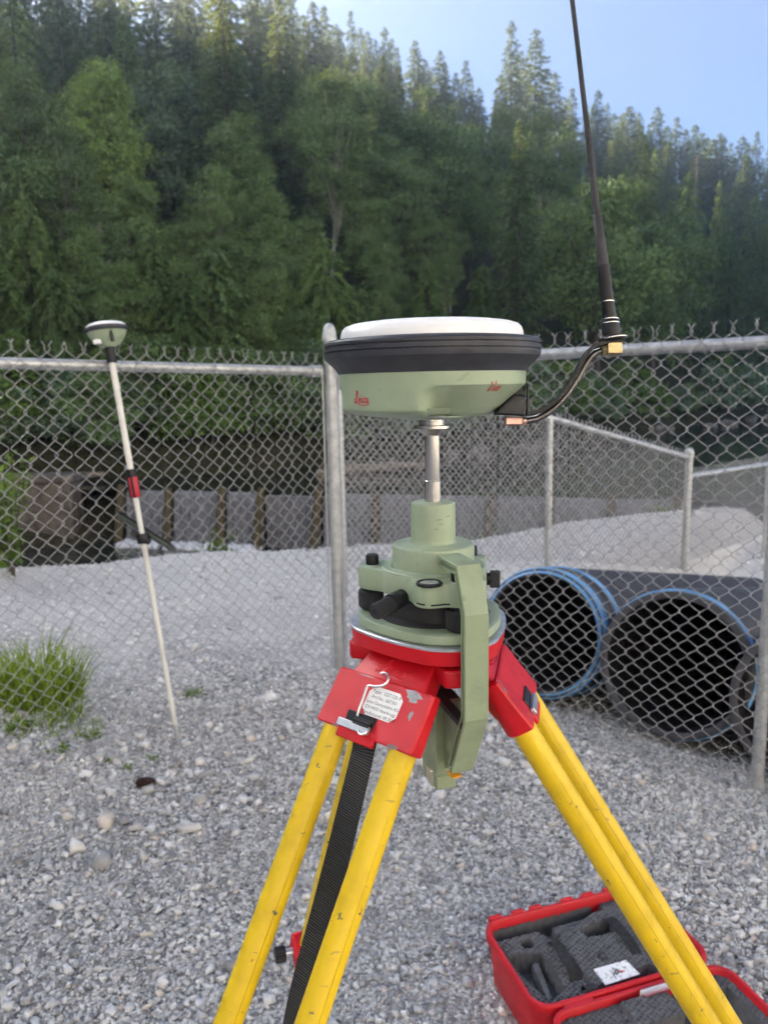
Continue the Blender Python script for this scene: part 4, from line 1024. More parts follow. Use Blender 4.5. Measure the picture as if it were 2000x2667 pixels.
case_strap((490, 400), (620, 605)); case_strap((785, 275), (965, 500)); case_strap((675, 650), (720, 720))
# instruction sheet
m_sheetp = mat('instruction_sheet'); t = NT(m_sheetp); c = t.coord()
v = t.n('ShaderNodeTexVoronoi'); v.inputs['Scale'].default_value = 95; t.l(c, v.inputs[0])
n_ = t.noise(140, 4, .7, c)
t.bsdf(t.mix(t.ramp(n_, [(.56, (0, 0, 0)), (.60, (1, 1, 1))]), (.78, .79, .80, 1), (.30, .30, .31, 1)), .5)
quad = [to_case(1200+x*.4822, 2250+y*.4822, ZF+.012) for x, y in ((715, 570), (890, 520), (965, 595), (780, 655))]
zz = ZF+.0115
sh = MB().hexa([cp(*q, zz) for q in quad], [cp(*q, zz+.0012) for q in quad]).build('instruction_sheet', m_sheetp, case, smooth=False)
q4 = np.array(quad); cen = q4.mean(0)
mb = MB()
for k in range(9):
    a = rng.uniform(0, 6.28, 2); p0 = cen+rng.normal(0, .006, 2); 
    mb.tube([cp(*(p0+np.array([math.cos(a[0]), math.sin(a[0])])*.008*s), zz+.0014) for s in (-1, 1)], .0008, 5)
mb.build('printed_figure', m_ink, sh)
mb = MB()
for k in range(3):
    p0 = cen+np.array([.008+.004*k, .003]); mb.tube([cp(*(p0+np.array([.004, .002])*s), zz+.0014) for s in (-1, 1)], .0009, 5)
mb.build('printed_figure', m_redprint, sh)
# coil bound booklet standing in the lid
bk = thing('coil_bound_booklet', tuple(cc0+cp(.045, CD/2+.032, ZR-.012)), 'white coil bound booklet tucked into the case lid foam', 'booklet')
m_coil = simple('lilac_coil', (.68, .64, .78, 1), .4, 0, .08, 60, .05, .0005)
MB().box((.075, .006, .030), (0, .003, 0), np.stack([cx, cyv, (0, 0, 1)], 1)).build('pages', m_label, bk, bevel=.0008)
MB().box((.075, .0012, .030), cyv*.0072, np.stack([cx, cyv, (0, 0, 1)], 1)).build('cover', m_redprint, bk, bevel=.0003)
a = np.linspace(0, 2*math.pi*13, 200)
MB().tube([cx*(-.036+.072*k/199)+cyv*(.003+.006*math.cos(q))+np.array([0, 0, .015+.006*math.sin(q)]) for k, q in enumerate(a)], .0010, 6).build('coil', m_coil, bk)

# ------------------------------------------------------------------ rover pole leaning on the fence
m_polew = painted('white_painted_pole', srgb(206, 205, 198), .4, .06, None, 0, 30, .08, .5, .2)
base = atZ(467, 1943, .0); base[2] = float(ground_z(base[0], base[1]))
top = atY(286, 905, 3.00)
pd = (top-base); PLen = np.linalg.norm(pd); pd /= PLen
rod = thing('survey_pole', tuple(base), 'white survey pole with red grip leaning back against the fence', 'survey pole')
MB().tube([pd*.10, pd*.8, pd*1.05], .0108, 20).build('lower_section', m_polew, rod)
def along(py):     # distance along pole at image row
    lo_, hi_ = 0, PLen
    for _ in range(40):
        m_ = (lo_+hi_)/2
        if proj(base+pd*m_)[1] > py: lo_ = m_
        else: hi_ = m_
    return lo_
g0, g1 = along(1295), along(1240)
MB().tube([pd*g0, pd*(PLen-.02)], .0124, 20).build('upper_section', m_polew, rod)
MB().tube([pd*g0, pd*(g0+.004), pd*(g1-.004), pd*g1], [.017, .0195, .0195, .017], 20).build('grip', m_redprint, rod)
MB().tube([pd*(g1-.005), pd*(g1+.028)], .0195, 20).build('grip_collar', m_black, rod)
Rp = basis(pd, (1, 0, 0))
for a in (40, 160, 280, 220):
    MB().box((.008, .006, g1-g0), pd*(g0+g1)/2+Rp@np.array([math.cos(D2R(a))*.019, math.sin(D2R(a))*.019, 0]), Rp).build('grip_pad', m_black, rod, bevel=.001)
MB().tube([pd*-.03, pd*.02, pd*.06, pd*.10], [.003, .0075, .0105, .0112], 18).build('point', m_alu, rod)
MB().tube([pd*(PLen-.06), pd*PLen], .019, 20).build('top_collar', m_black, rod)
rt = base+pd*PLen
rv = thing('rover_receiver', tuple(rt), 'small domed satellite receiver with green underside on top of the leaning pole', 'receiver')
Rr = basis(pd, (1, 0, 0))
MB().lathe([(.012, -.012), (.014, .0), (.028, .001), (.030, .004), (.052, .020), (.066, .040), (.074, .058), (.0765, .062)], 56, (0, 0, 0), Rr).build('housing', m_green, rv, angle=40)
MB().lathe([(.0765, .060), (.0800, .064), (.0815, .070), (.0800, .077), (.074, .080)], 56, (0, 0, 0), Rr, caps=False).build('rubber_rim', m_rubber, rv, angle=40)
MB().lathe([(.0745, .078), (.0735, .084), (.064, .091), (.045, .096), (.02, .098), (.001, .0985)], 56, (0, 0, 0), Rr).build('radome', m_white, rv)
MB().box((.012, .016, .045), Rr@np.array([.035, -.055, .035]), Rr).build('connector', m_blackm, rv, bevel=.002)
MB().box((.030, .012, .018), Rr@np.array([-.025, -.050, .020]), Rr).build('battery_door', m_white, rv, bevel=.003)
# field tablet clamped to the pole
tabc = base+pd*along(1402)
tb = thing('field_tablet', tuple(tabc), 'dark green field tablet held on the leaning pole by a black clamp', 'tablet')
ex = (_R*133-_U*82); ex /= np.linalg.norm(ex); ey = -_F*.95+np.array([0, 0, .28]); ey = ey-ex*(ey@ex); ey /= np.linalg.norm(ey); ez = np.cross(ex, ey)
RT = np.stack([ex, ey, ez], 1); q = atD(382, 1388, 3.10)-tabc
MB().box((.245, .150, .016), q, RT).build('tablet_body', simple('dark_green_shell', (.05, .065, .05, 1), .5), tb, bevel=.006)
MB().box((.250, .155, .010), q-ez*.010, RT).build('rubber_bumper', m_black, tb, bevel=.004)
MB().box((.215, .120, .002), q+ez*.0085, RT).build('screen', m_black, tb)
MB().lathe([(.022, -.02), (.024, -.016), (.024, .016), (.022, .02)], 24, (0, 0, 0), Rp).build('pole_clamp', m_black, tb)
MB().box((.085, .03, .022), (-ex*.01+ey*.0), RT).build('bracket', m_black, tb, bevel=.003)
MB().box((.05, .035, .035), q*.5-ez*.012, RT).build('cradle', m_black, tb, bevel=.003)
# ------------------------------------------------------------------ foliage
def foliage(name, dark, mid, lite, trans=.30):
    m = mat(name); t = NT(m)
    oi = t.n('ShaderNodeObjectInfo'); ge = t.n('ShaderNodeNewGeometry')
    f = t.math('ADD', t.math('MULTIPLY', ge.outputs['Random Per Island'], .62), t.math('MULTIPLY', oi.outputs['Random'], .38))
    col = t.ramp(f, [(.08, dark), (.5, mid), (.95, lite)])
    b = t.n('ShaderNodeBsdfPrincipled'); t.l(col, b.inputs['Base Color']); b.inputs['Roughness'].default_value = .55; b.inputs['Specular IOR Level'].default_value = .3
    tr = t.n('ShaderNodeBsdfTranslucent'); t.l(t.mix(.5, col, (.30, .30, .03, 1)), tr.inputs[0])
    mx = t.n('ShaderNodeMixShader'); mx.inputs[0].default_value = trans
    t.l(b.outputs[0], mx.inputs[1]); t.l(tr.outputs[0], mx.inputs[2]); t.l(mx.outputs[0], t.out.inputs[0]); return m
m_fir = foliage('fir_needles', (0.036, 0.073, 0.040), (0.069, 0.125, 0.065), (0.121, 0.186, 0.088), .42)
m_cedar = foliage('cedar_sprays', (0.052, 0.101, 0.036), (0.101, 0.177, 0.056), (0.172, 0.263, 0.081))
m_alder = foliage('alder_leaves', (0.069, 0.125, 0.048), (0.121, 0.202, 0.073), (0.191, 0.293, 0.101))
m_lime = foliage('lime_leaves', (.13, .23, .045), (.22, .35, .07), (.31, .45, .11), .42)
m_maple = foliage('maple_leaves', (0.081, 0.146, 0.088), (0.137, 0.217, 0.133), (0.212, 0.302, 0.181))
m_brown = foliage('dead_needles', (.06, .045, .028), (.10, .075, .045), (.14, .105, .065), .1)
m_shrub = foliage('shrub_leaves', (0.052, 0.111, 0.018), (0.098, 0.182, 0.029), (0.156, 0.260, 0.052), .35)
m_grass = foliage('grass_blades', (.15, .24, .03), (.25, .37, .05), (.35, .48, .08), .42)
m_bark = simple('bark', (.085, .068, .052, 1), .9, 0, .35, 4, .6, .02, .3, (4, 4, .8))
m_pale = simple('pale_bark', (.30, .29, .26, 1), .85, 0, .25, 4, .4, .02, .3, (4, 4, .8))

def cards(P, T, N, L, W, curl=0.):
    """rhombic leaf cards : base P, direction T, face normal N, lengths L, widths W -> verts, quads"""
    T = T/np.linalg.norm(T, axis=1)[:, None]; S = np.cross(T, N); S /= np.linalg.norm(S, axis=1)[:, None]+1e-9
    Nn = np.cross(S, T)
    a = P; b = P+T*(L*.45)[:, None]+S*(W*.5)[:, None]; c_ = P+T*L[:, None]-Nn*(L*curl)[:, None]; d = P+T*(L*.45)[:, None]-S*(W*.5)[:, None]
    return np.stack([a, b, c_, d], 1).reshape(-1, 3)
def quad_mesh(name, V, m):
    V = np.asarray(V, np.float32); n = len(V)//4
    me = bpy.data.meshes.new(name); me.vertices.add(len(V)); me.vertices.foreach_set('co', V.ravel())
    me.loops.add(len(V)); me.loops.foreach_set('vertex_index', np.arange(len(V), dtype=np.int32))
    me.polygons.add(n); me.polygons.foreach_set('loop_start', (np.arange(n)*4).astype(np.int32))
    me.update(calc_edges=True); me.materials.append(m); return me
def rnd_dir(r, n): v = r.standard_normal((n, 3)); return v/np.linalg.norm(v, axis=1)[:, None]

def conifer(seed, h=20., spread=3.0, dens=1.0, droop=.25, bare=.1, m=None, blade=.48, wid=.13, step=.36, power=.68):
    r = np.random.default_rng(seed); out = []
    trunk = MB()
    lean = r.normal(0, .01, 2)
    trunk.tube([(lean[0]*z, lean[1]*z, z) for z in (-.6, 0, h*.3, h*.65, h)], [.20*h/20+.06, .19*h/20+.05, .15*h/20+.02, .08*h/20+.01, .012], 7)
    z = h*bare
    while z < h*.995:
        f = z/h; nb = int(5+3*r.random()); a0 = r.uniform(0, 6.28)
        Lb = spread*(max(0, 1-f)**power)*(.72+.5*r.random())+.10
        if r.random() < .12: Lb *= .55
        for k in range(nb):
            if r.random() < .10: continue
            a = a0+k*6.283/nb+r.normal(0, .25); L = Lb*(.65+.5*r.random())
            dirh = np.array([math.cos(a), math.sin(a), 0]); rise = (.35 if f > .8 else .10)*L
            n = max(5, int((7+20*L/spread)*dens*min(1.2, L)))
            u_ = r.uniform(.12, 1.0, n)**.8
            pz = z+rise*u_-droop*L*u_**2*1.6
            P = dirh*(L*u_)[:, None]+np.array([lean[0]*z, lean[1]*z, 0]); P[:, 2] = pz
            side = np.where(r.random(n) < .5, 1, -1)[:, None]*np.array([-dirh[1], dirh[0], 0])
            T = dirh*r.uniform(.3, 1.0, n)[:, None]+side*r.uniform(.2, 1., n)[:, None]; T[:, 2] = r.uniform(-.75, .15, n)-droop*.6
            N = np.array([0, 0, 1.])+.55*r.standard_normal((n, 3))
            bl = blade*(.55+.8*r.random(n))*np.clip(1.15-u_*.45, .4, 1)*min(1, .45+L/spread)
            out.append(cards(P, T, N, bl, wid*(.7+.7*r.random(n)), .12))
        z += step*(.7+.6*r.random())*(.6+.6*(1-f))
    # leader
    n = 14; P = np.zeros((n, 3)); P[:, 2] = h*r.uniform(.93, 1.0, n); P[:, :2] = lean*h
    T = rnd_dir(r, n)*.6; T[:, 2] = .6; out.append(cards(P, T, rnd_dir(r, n), np.full(n, .35), np.full(n, .07)))
    return trunk, np.concatenate(out)
def broadleaf(seed, h=13., rad=3.6, nclus=85, per=170, leaf=.20, base=.22, tall=1.0, drop=.25):
    r = np.random.default_rng(seed); out = []; trunk = MB()
    wob = np.cumsum(r.normal(0, .12, (6, 2)), 0); wob -= wob[0]
    tz = np.linspace(-.5, h*.8, 6); trunk.tube([(wob[i][0], wob[i][1], tz[i]) for i in range(6)], np.linspace(.17, .03, 6)*h/13, 7)
    # lobes
    lob = []
    for _ in range(13):
        d = rnd_dir(r, 1)[0]; lob.append((d, r.uniform(.65, 1.12), r.uniform(.25, .55)))
    for k in range(nclus):
        d = rnd_dir(r, 1)[0]; d[2] = d[2]*.9+.12; q = r.random()**.45
        ext = 1.0
        for (ld, am, wd_) in lob: ext += (am-1)*math.exp(-((1-d@ld)/wd_)**2)
        hz0 = h*(base+(1-base)*.5); cz = h*(1-base)*.5
        prof = 1-.25*max(0, d[2])
        C = np.array([d[0]*rad*q*ext*prof, d[1]*rad*q*ext*prof, hz0+d[2]*cz*q*(.9+.1*ext)])
        rs = rad*r.uniform(.18, .32)
        n = int(per*(.6+.8*r.random())); e = rnd_dir(r, n)*(r.random(n)**.5)[:, None]; e[:, 2] *= .55
        P = C+e*rs; P[:, 2] -= drop*rs*(np.hypot(e[:, 0], e[:, 1])**2)
        T = e+.8*rnd_dir(r, n); T[:, 2] -= .45
        N = np.array([0, 0, 1.])+.7*rnd_dir(r, n)+.5*d
        out.append(cards(P, T, N, leaf*(.6+.7*r.random(n)), leaf*.62*(.6+.6*r.random(n)), .1))
        if k % 3 == 0:
            b = np.array([wob[3][0], wob[3][1], C[2]*.62]); trunk.tube([b, b*.45+C*.55+np.array([0, 0, .25]), C], [.05*h/13, .03*h/13, .008], 5)
    return trunk, np.concatenate(out)
PROTO = {}
def reg(key, tv, m, bark, h):
    tr, V = tv; me_t = tr.mesh('trunk'); me_t.materials.append(bark); me_t.polygons.foreach_set('use_smooth', np.ones(len(me_t.polygons), bool))
    PROTO[key] = (me_t, quad_mesh('crown', V, m), h)
reg('fir0', conifer(1, 20, 3.3, 1.7, .20), m_fir, m_bark, 20); reg('fir1', conifer(2, 20, 2.8, 1.6, .28), m_fir, m_bark, 20); reg('fir2', conifer(3, 20, 3.7, 1.7, .15, .06), m_fir, m_bark, 20)
reg('fir3', conifer(4, 20, 2.5, 1.4, .2, .12, None, .46, .12), m_fir, m_bark, 20)
reg('cedar0', conifer(5, 16, 3.3, 1.7, .42, .02, None, .50, .13, .36, .7), m_cedar, m_bark, 16); reg('cedar1', conifer(6, 16, 2.7, 1.6, .50, .03, None, .46, .12, .36, .75), m_cedar, m_bark, 16)
reg('near0', conifer(7, 8, 3.4, 3.0, .45, .0, None, .34, .085, .26, .55), m_cedar, m_bark, 8); reg('near2', conifer(19, 8, 2.6, 3.4, .60, .0, None, .40, .10, .24, .4), m_alder, m_bark, 8); reg('near1', conifer(8, 8, 3.0, 3.0, .40, .0, None, .32, .085, .26, .5), m_cedar, m_bark, 8)
reg('alder0', broadleaf(11, 13, 3.5, 95, 170, .20), m_alder, m_bark, 13); reg('alder1', broadleaf(12, 13, 3.0, 85, 170, .19, .30), m_alder, m_pale, 13); reg('alder2', broadleaf(13, 13, 4.0, 110, 160, .21, .18), m_alder, m_bark, 13)
reg('lime0', broadleaf(14, 11, 3.1, 100, 190, .18, .15), m_lime, m_bark, 11)
reg('maple0', broadleaf(15, 12, 3.2, 90, 150, .25, .18, 1, .5), m_maple, m_bark, 12)
reg('snag0', conifer(9, 16, 1.3, .35, .1, .3, None, .3, .06), m_brown, m_pale, 16)
reg('bush0', broadleaf(16, 3.0, 1.7, 46, 150, .13, .0), m_alder, m_bark, 3); reg('bush1', broadleaf(17, 3.0, 1.9, 46, 140, .14, .0), m_maple, m_bark, 3); reg('bush2', broadleaf(18, 2.6, 1.5, 40, 150, .12, .0), m_shrub, m_bark, 2.6)
def plant(kind, x, y, z, hgt, name, label, cat, group=None, wide=1.0):
    me_t, me_c, h0 = PROTO[kind]; s = hgt/h0
    e = thing(name, (x, y, z), label, cat, group, rz=random.uniform(0, 6.28)); e.scale = (s*wide, s*wide, s)
    for nm, me in (('trunk', me_t), ('crown', me_c)):
        o = bpy.data.objects.new(nm, me); COL.objects.link(o); o.parent = e
    return e
NEARBY = ((-.5, 'behind the leaning survey pole'), (-.28, 'behind the bright lime green tree'), (-.05, 'behind the pale trunked alder'), (.2, 'above the satellite receiver'), (.38, 'behind the whip antenna'), (9, 'above the corrugated pipes'))
def zlab(what, x, y, fr):
    zone = 'low on the hillside' if fr < .3 else ('half way up the hillside' if fr < .62 else 'high on the hillside under the ridge')
    return what+' '+zone+' '+next(n for lim, n in NEARBY if x/y < lim)
def tree_px(kind, px, ytop, Y, name, label, cat='tree', group=None, wide=1.0):
    d = ray(px, ytop); x = d[0]/d[1]*Y; zt = H+d[2]/d[1]*Y; z0 = float(hill_z(x, Y))
    if group: label = zlab(label, x, Y, (Y-np.interp(x/Y, BT, BY))/95)
    plant(kind, x, Y, z0-.15, max(2.5, zt-z0), name, label, cat, group, wide); return x, Y
placed = []
def T(*a, **k): placed.append(tree_px(*a, **k))
G1 = 'conifers along the ridge skyline'; L1 = 'pointed skyline conifer'
G2 = 'dark conifers on the shaded hillside'; L2 = 'broad dark conifer'
G3 = 'leafy alders on the hillside'; L3 = 'round crowned mid green alder'
G4 = 'drooping cedars at the foot of the hill'; L4 = 'cedar with drooping yellow green boughs'
G5 = 'tall cedars on the far slope'; L5 = 'tall narrow cedar'
T('lime0', 262, 88, 34, 'lime_tree', 'bright lime green leafy tree rising among dark conifers')
T('maple0', 428, 112, 38, 'maple_tree', 'grey green maple tree beside the bright lime green tree')
T('alder1', 850, 168, 36, 'alder_tree', 'leafy alder with a pale bare trunk on the hillside')
T('snag0', 1815, 400, 63, 'dead_conifer', 'brown dead topped conifer on the far slope')
for i, (px, yt, Y) in enumerate(((625, 258, 32), (1090, 205, 44), (1320, 440, 42), (705, 470, 28.5), (480, 520, 26.5), (150, 300, 28), (45, 140, 31), (960, 470, 33), (1170, 560, 38), (330, 420, 27.5), (1010, 330, 38), (560, 420, 29), (1225, 400, 46), (785, 520, 30), (1000, 580, 31), (1105, 520, 35), (750, 640, 26), (1160, 650, 33), (1050, 690, 30), (620, 560, 26), (250, 480, 25.5), (90, 560, 25))):
    T(('alder0', 'alder2', 'alder1')[i % 3], px, yt, Y, 'alder_tree', L3, group=G3)
for i, (px, yt, Y) in enumerate(((60, 500, 22.5), (225, 560, 22.8), (395, 600, 22.2), (545, 640, 22.8), (695, 650, 23.8), (840, 640, 24.6), (985, 660, 26.5), (1115, 690, 28.5), (1255, 680, 33), (1395, 640, 38), (-70, 520, 22), (310, 690, 21.4), (470, 720, 21.6), (140, 690, 21.2), (770, 760, 23.2), (905, 770, 24.8))):
    k4 = ('near0', 'alder0', 'near1', 'near2', 'alder2')[i % 5]; T(k4, px, yt-random.uniform(0, 60), Y, 'cedar_tree' if k4[0] == 'n' else 'alder_tree', L4 if k4[0] == 'n' else 'low spreading alder', group=G4 if k4[0] == 'n' else G3, wide=random.uniform(.75, 1.25))
for i, (px, yt, Y) in enumerate(((1500, 590, 43), (1565, 500, 47), (1625, 430, 52), (1700, 385, 57), (1790, 430, 52), (1880, 460, 56), (1965, 490, 60), (1460, 430, 56), (2050, 470, 62), (1745, 520, 47), (1910, 580, 50))):
    T(('cedar0', 'cedar1')[i % 2], px, yt, Y, 'cedar_tree', L5, group=G5)
for i, (px, yt, Y) in enumerate(((810, 0, 62), (910, 22, 74), (1000, 66, 84), (1070, 102, 88), (1145, 128, 80), (1210, 152, 78), (1330, 50, 84), (1392, 76, 87), (1450, 184, 98), (1490, 226, 100), (1560, 228, 95), (1640, 265, 103), (1710, 272, 104), (1762, 300, 108), (1810, 318, 108), (1870, 338, 110), (1930, 350, 112), (1975, 338, 110), (2040, 360, 112), (865, 50, 86), (955, 75, 92), (1035, 118, 95), (1110, 150, 95), (1180, 185, 92), (1250, 225, 92), (1525, 268, 105), (1600, 290, 108), (1675, 305, 110), (1840, 352, 115), (1900, 368, 116), (1735, 322, 112), (1420, 230, 104), (785, 30, 80), (845, 12, 84), (885, 70, 96), (935, 60, 98), (975, 100, 98), (1020, 96, 99), (1090, 140, 99), (1125, 165, 99), (1160, 160, 98), (1230, 200, 98), (1300, 190, 98), (1362, 130, 99), (1475, 250, 106), (1545, 275, 108), (1580, 262, 107), (1620, 298, 109), (1660, 290, 108), (1690, 318, 111), (1785, 330, 111), (1825, 345, 112), (1855, 360, 113), (1950, 372, 114), (1885, 352, 113), (2000, 365, 113))):
    T(('fir0', 'fir3', 'fir1', 'fir2')[i % 4], px, yt, Y, 'conifer_tree', L1, group=G1, wide=random.uniform(.9, 1.6))
for i, (px, yt, Y) in enumerate(((550, -70, 47), (645, -110, 52), (700, -45, 58), (120, -110, 44), (205, -90, 50), (30, -170, 40), (330, -70, 54), (455, -45, 58), (757, -30, 68), (1360, 300, 62), (1430, 330, 66), (1500, 360, 70), (1600, 350, 75), (1680, 345, 80), (1740, 365, 84), (1220, 290, 60), (1005, 190, 62), (900, 150, 58), (1100, 235, 66), (590, 60, 44), (700, 120, 48), (-60, -60, 38), (380, 20, 47), (1290, 250, 70), (520, 150, 42), (790, 110, 52), (80, -170, 56), (160, -200, 60), (260, -150, 58), (300, -190, 62), (400, -140, 60), (500, -150, 62), (590, -140, 60), (690, -120, 66), (735, -70, 62), (480, -80, 52), (270, -60, 48), (-20, -60, 46), (60, -30, 47), (170, -20, 46))):
    T(('fir2', 'fir0', 'fir1')[i % 3], px, yt, Y, 'conifer_tree', L2, group=G2)
SKX = [-600, 0, 700, 800, 900, 1000, 1100, 1200, 1260, 1450, 1500, 1650, 1800, 2000, 2600]; SKY = [-300, -190, -120, 0, 45, 95, 145, 190, 240, 240, 262, 300, 345, 385, 420]
tries = 0; nf = 0
while nf < 170 and tries < 6000:
    tries += 1
    t_q = rng.uniform(-.72, .68); Yb_ = np.interp(t_q, BT, BY); Y = Yb_+rng.uniform(2.5, 95)**1.0; x = t_q*Y
    sp_ = 2.6+.018*Y
    if any((x-a)**2+(Y-b)**2 < sp_**2 for a, b in placed): continue
    z0 = float(hill_z(x, Y)); p_ = proj((x, Y, z0)); ysk = np.interp(p_[0], SKX, SKY)+rng.uniform(10, 70)
    d = ray(p_[0], ysk); hmax = H+d[2]/d[1]*Y-z0
    frac = (Y-Yb_)/95
    kind = 'alder%d' % rng.integers(3) if rng.random() < .5*(1-frac)**1.5 else ('fir%d' % rng.integers(4) if rng.random() < .75 else 'cedar%d' % rng.integers(2))
    hh_ = min(hmax, rng.uniform(8, 13) if kind[0] == 'a' else rng.uniform(10, 19))
    if hh_ < 4: continue
    placed.append((x, Y)); nf += 1
    if kind[0] == 'a': plant(kind, x, Y, z0-.15, hh_, 'alder_tree', zlab('leafy alder', x, Y, frac), 'tree', G3)
    elif kind[0] == 'f': plant(kind, x, Y, z0-.15, hh_, 'conifer_tree', zlab('dark fir', x, Y, frac), 'tree', G2)
    else: plant(kind, x, Y, z0-.15, hh_, 'cedar_tree', zlab('dense drooping cedar', x, Y, frac), 'tree', 'cedars among the hillside firs')
for i in range(60):
    t_q = -.72+1.4*(i+.5)/60+rng.uniform(-.01, .01); Y = np.interp(t_q, BT, BY)+rng.uniform(.3, 2.2); x = t_q*Y
    plant('bush%d' % (i % 2 if i % 5 else 2), x, Y, float(hill_z(x, Y))-.1, rng.uniform(1.5, 3.0), 'shrub', 'low '+('grey green', 'dark green', 'bright green')[i % 2 if i % 5 else 2]+' shrub at the far water edge '+next(n for lim, n in NEARBY if t_q < lim), 'shrub', 'shrubs along the far water edge', 1.2)

# logs and boulders on the far bank
m_log = simple('driftwood', (.20, .17, .13, 1), .9, 0, .3, 5, .5, .02, .3, (1, 6, 6))
m_rock = simple('bank_rock', (.16, .15, .135, 1), .9, 0, .35, 3, .7, .05)
for i, (px, py, Lq, an) in enumerate(((960, 1222, 2.6, .1), (1060, 1215, 2.0, -.25), (1640, 1105, 2.4, .2), (150, 1245, 2.2, .15))):
    P = atZ(px, py, WATER_UP+.12); a = np.array([math.cos(an), math.sin(an), .06])*Lq/2
    o = MB().tube([-a, -a*.3+np.array([0, 0, .04]), a*.4, a], [.11, .13, .10, .05], 9).build('driftwood_log', m_log)
    o.location = P; tag(o, 'grey driftwood log lying at the far water edge', 'log', 'driftwood logs at the far water edge')
def rock_mesh(seed, n=2, flat=.7):
    bm = bmesh.new(); bmesh.ops.create_icosphere(bm, subdivisions=n, radius=1); r = np.random.default_rng(seed)
    pl = [(rnd_dir(r, 1)[0], r.uniform(.55, .9)) for _ in range(9)]
    for v in bm.verts:
        p = np.array(v.co)
        for d, k in pl:
            q = p@d
            if q > k: p = p-d*(q-k)
        p = p*(1+.06*r.standard_normal()); v.co = (p[0], p[1]*.8, p[2]*flat)
    me = bpy.data.meshes.new('boulder'); bm.to_mesh(me); bm.free(); me.materials.append(m_rock); return me
RKS = [rock_mesh(i) for i in range(4)]
for i in range(34):
    px = rng.uniform(820, 2050); P = atZ(px, np.interp(px, [800, 1300, 1600, 2050], [1222, 1185, 1120, 1090])+rng.uniform(-8, 10), WATER_UP+.05)
    o = bpy.data.objects.new('boulder', RKS[i % 4]); COL.objects.link(o); s = rng.uniform(.18, .5); o.scale = (s, s, s); o.location = P; o.rotation_euler = (0, 0, rng.uniform(0, 6))
    tag(o, 'angular grey boulder along the far water edge', 'boulder', 'boulders along the far water edge')
# ------------------------------------------------------------------ loose crushed stone
m_stone = mat('crushed_stone'); t = NT(m_stone); ge = t.n('ShaderNodeNewGeometry'); c = t.coord()
f = ge.outputs['Random Per Island']
col = t.ramp(f, [(0, (.10, .10, .105)), (.20, (.27, .27, .275)), (.45, (.54, .54, .535)), (.72, (.70, .695, .685)), (.92, (.80, .79, .77)), (.96, (.64, .56, .46)), (1, (.66, .54, .46))])
n1 = t.noise(180, 4, .6, c)
t.bsdf(t.mix(.35, col, t.ramp(n1, [(.3, (.32, .32, .32)), (.7, (.68, .675, .66))])), .9, 0, t.bump(n1, .4, .002), .25)
IV = np.array([(x, y, z) for x in (-1, 1) for y in (-1, 1) for z in (-1, 1)], float)*.72; IF = np.array([(0, 1, 3), (0, 3, 2), (4, 6, 7), (4, 7, 5), (0, 4, 5), (0, 5, 1), (2, 3, 7), (2, 7, 6), (0, 2, 6), (0, 6, 4), (1, 5, 7), (1, 7, 3)])
m_stone2 = mat('pale_crushed_stone'); t = NT(m_stone2); ge = t.n('ShaderNodeNewGeometry')
t.bsdf(t.ramp(ge.outputs['Random Per Island'], [(0, (.36, .36, .36)), (.3, (.58, .575, .565)), (.7, (.70, .69, .68)), (1, (.80, .79, .77))]), .92, 0, None, .2)
def stones(name, X, Y, size, label_kind='stuff', sink=.42, m=m_stone):
    n = len(X); k = len(IV); r = rng
    Z = ground_z(X, Y)
    sc3 = size[:, None]*np.stack([r.uniform(.75, 1.35, n), r.uniform(.6, 1.0, n), r.uniform(.40, .75, n)], 1)
    V = (IV[None]+.30*r.standard_normal((n, k, 3)).clip(-1.5, 1.5))*sc3[:, None, :]
    # random tilt + yaw
    a = r.uniform(0, 2*math.pi, n); b = r.normal(0, .6, n)
    ca, sa, cb, sb = np.cos(a), np.sin(a), np.cos(b), np.sin(b)
    y1 = V[..., 1]*cb[:, None]-V[..., 2]*sb[:, None]; z1 = V[..., 1]*sb[:, None]+V[..., 2]*cb[:, None]; x1 = V[..., 0]
    W = np.stack([x1*ca[:, None]-y1*sa[:, None]+X[:, None], x1*sa[:, None]+y1*ca[:, None]+Y[:, None], z1+(Z+size*sink)[:, None]], -1).reshape(-1, 3)
    Fc = (IF[None]+(np.arange(n)*k)[:, None, None]).reshape(-1)
    me = bpy.data.meshes.new(name); me.vertices.add(len(W)); me.vertices.foreach_set('co', W.ravel().astype(np.float32))
    me.loops.add(len(Fc)); me.loops.foreach_set('vertex_index', Fc.astype(np.int32)); nf_ = len(Fc)//3
    me.polygons.add(nf_); me.polygons.foreach_set('loop_start', (np.arange(nf_)*3).astype(np.int32)); me.update(calc_edges=True)
    me.materials.append(m); o = bpy.data.objects.new(name, me); COL.objects.link(o); return o
def spots(n, y0, y1, pad, ymin_pow=1.0):
    Y = rng.uniform(y0, y1, n); half = Y*.56+pad; X = rng.uniform(-1, 1, n)*half*1.0
    return X, Y
def clear_case(X, Y):
    d = np.stack([X-cc0[0], Y-cc0[1]], 1); u_ = d@cx[:2]; v_ = d@cyv[:2]
    return ~((np.abs(u_) < CW/2-.005) & (v_ > -CD/2+.01) & (v_ < CD*1.5))
n1_ = 125000; Yq = 1.15+(3.4-1.15)*rng.random(n1_)**.8; Xq = (rng.random(n1_)*2-1)*(Yq*.56+.12); k = clear_case(Xq, Yq); Xq, Yq = Xq[k], Yq[k]
patch = vnoise(Xq, Yq, 2.2, 21)
keep = rng.random(len(Xq)) < np.clip(.85+1.6*patch, .08, 1); Xq, Yq = Xq[keep], Yq[keep]
sz = np.exp(rng.normal(math.log(.0037), .48, len(Xq))).clip(.0018, .016)*np.interp(Yq, [1.2, 2.4, 3.4], [.95, 1.0, 1.15])
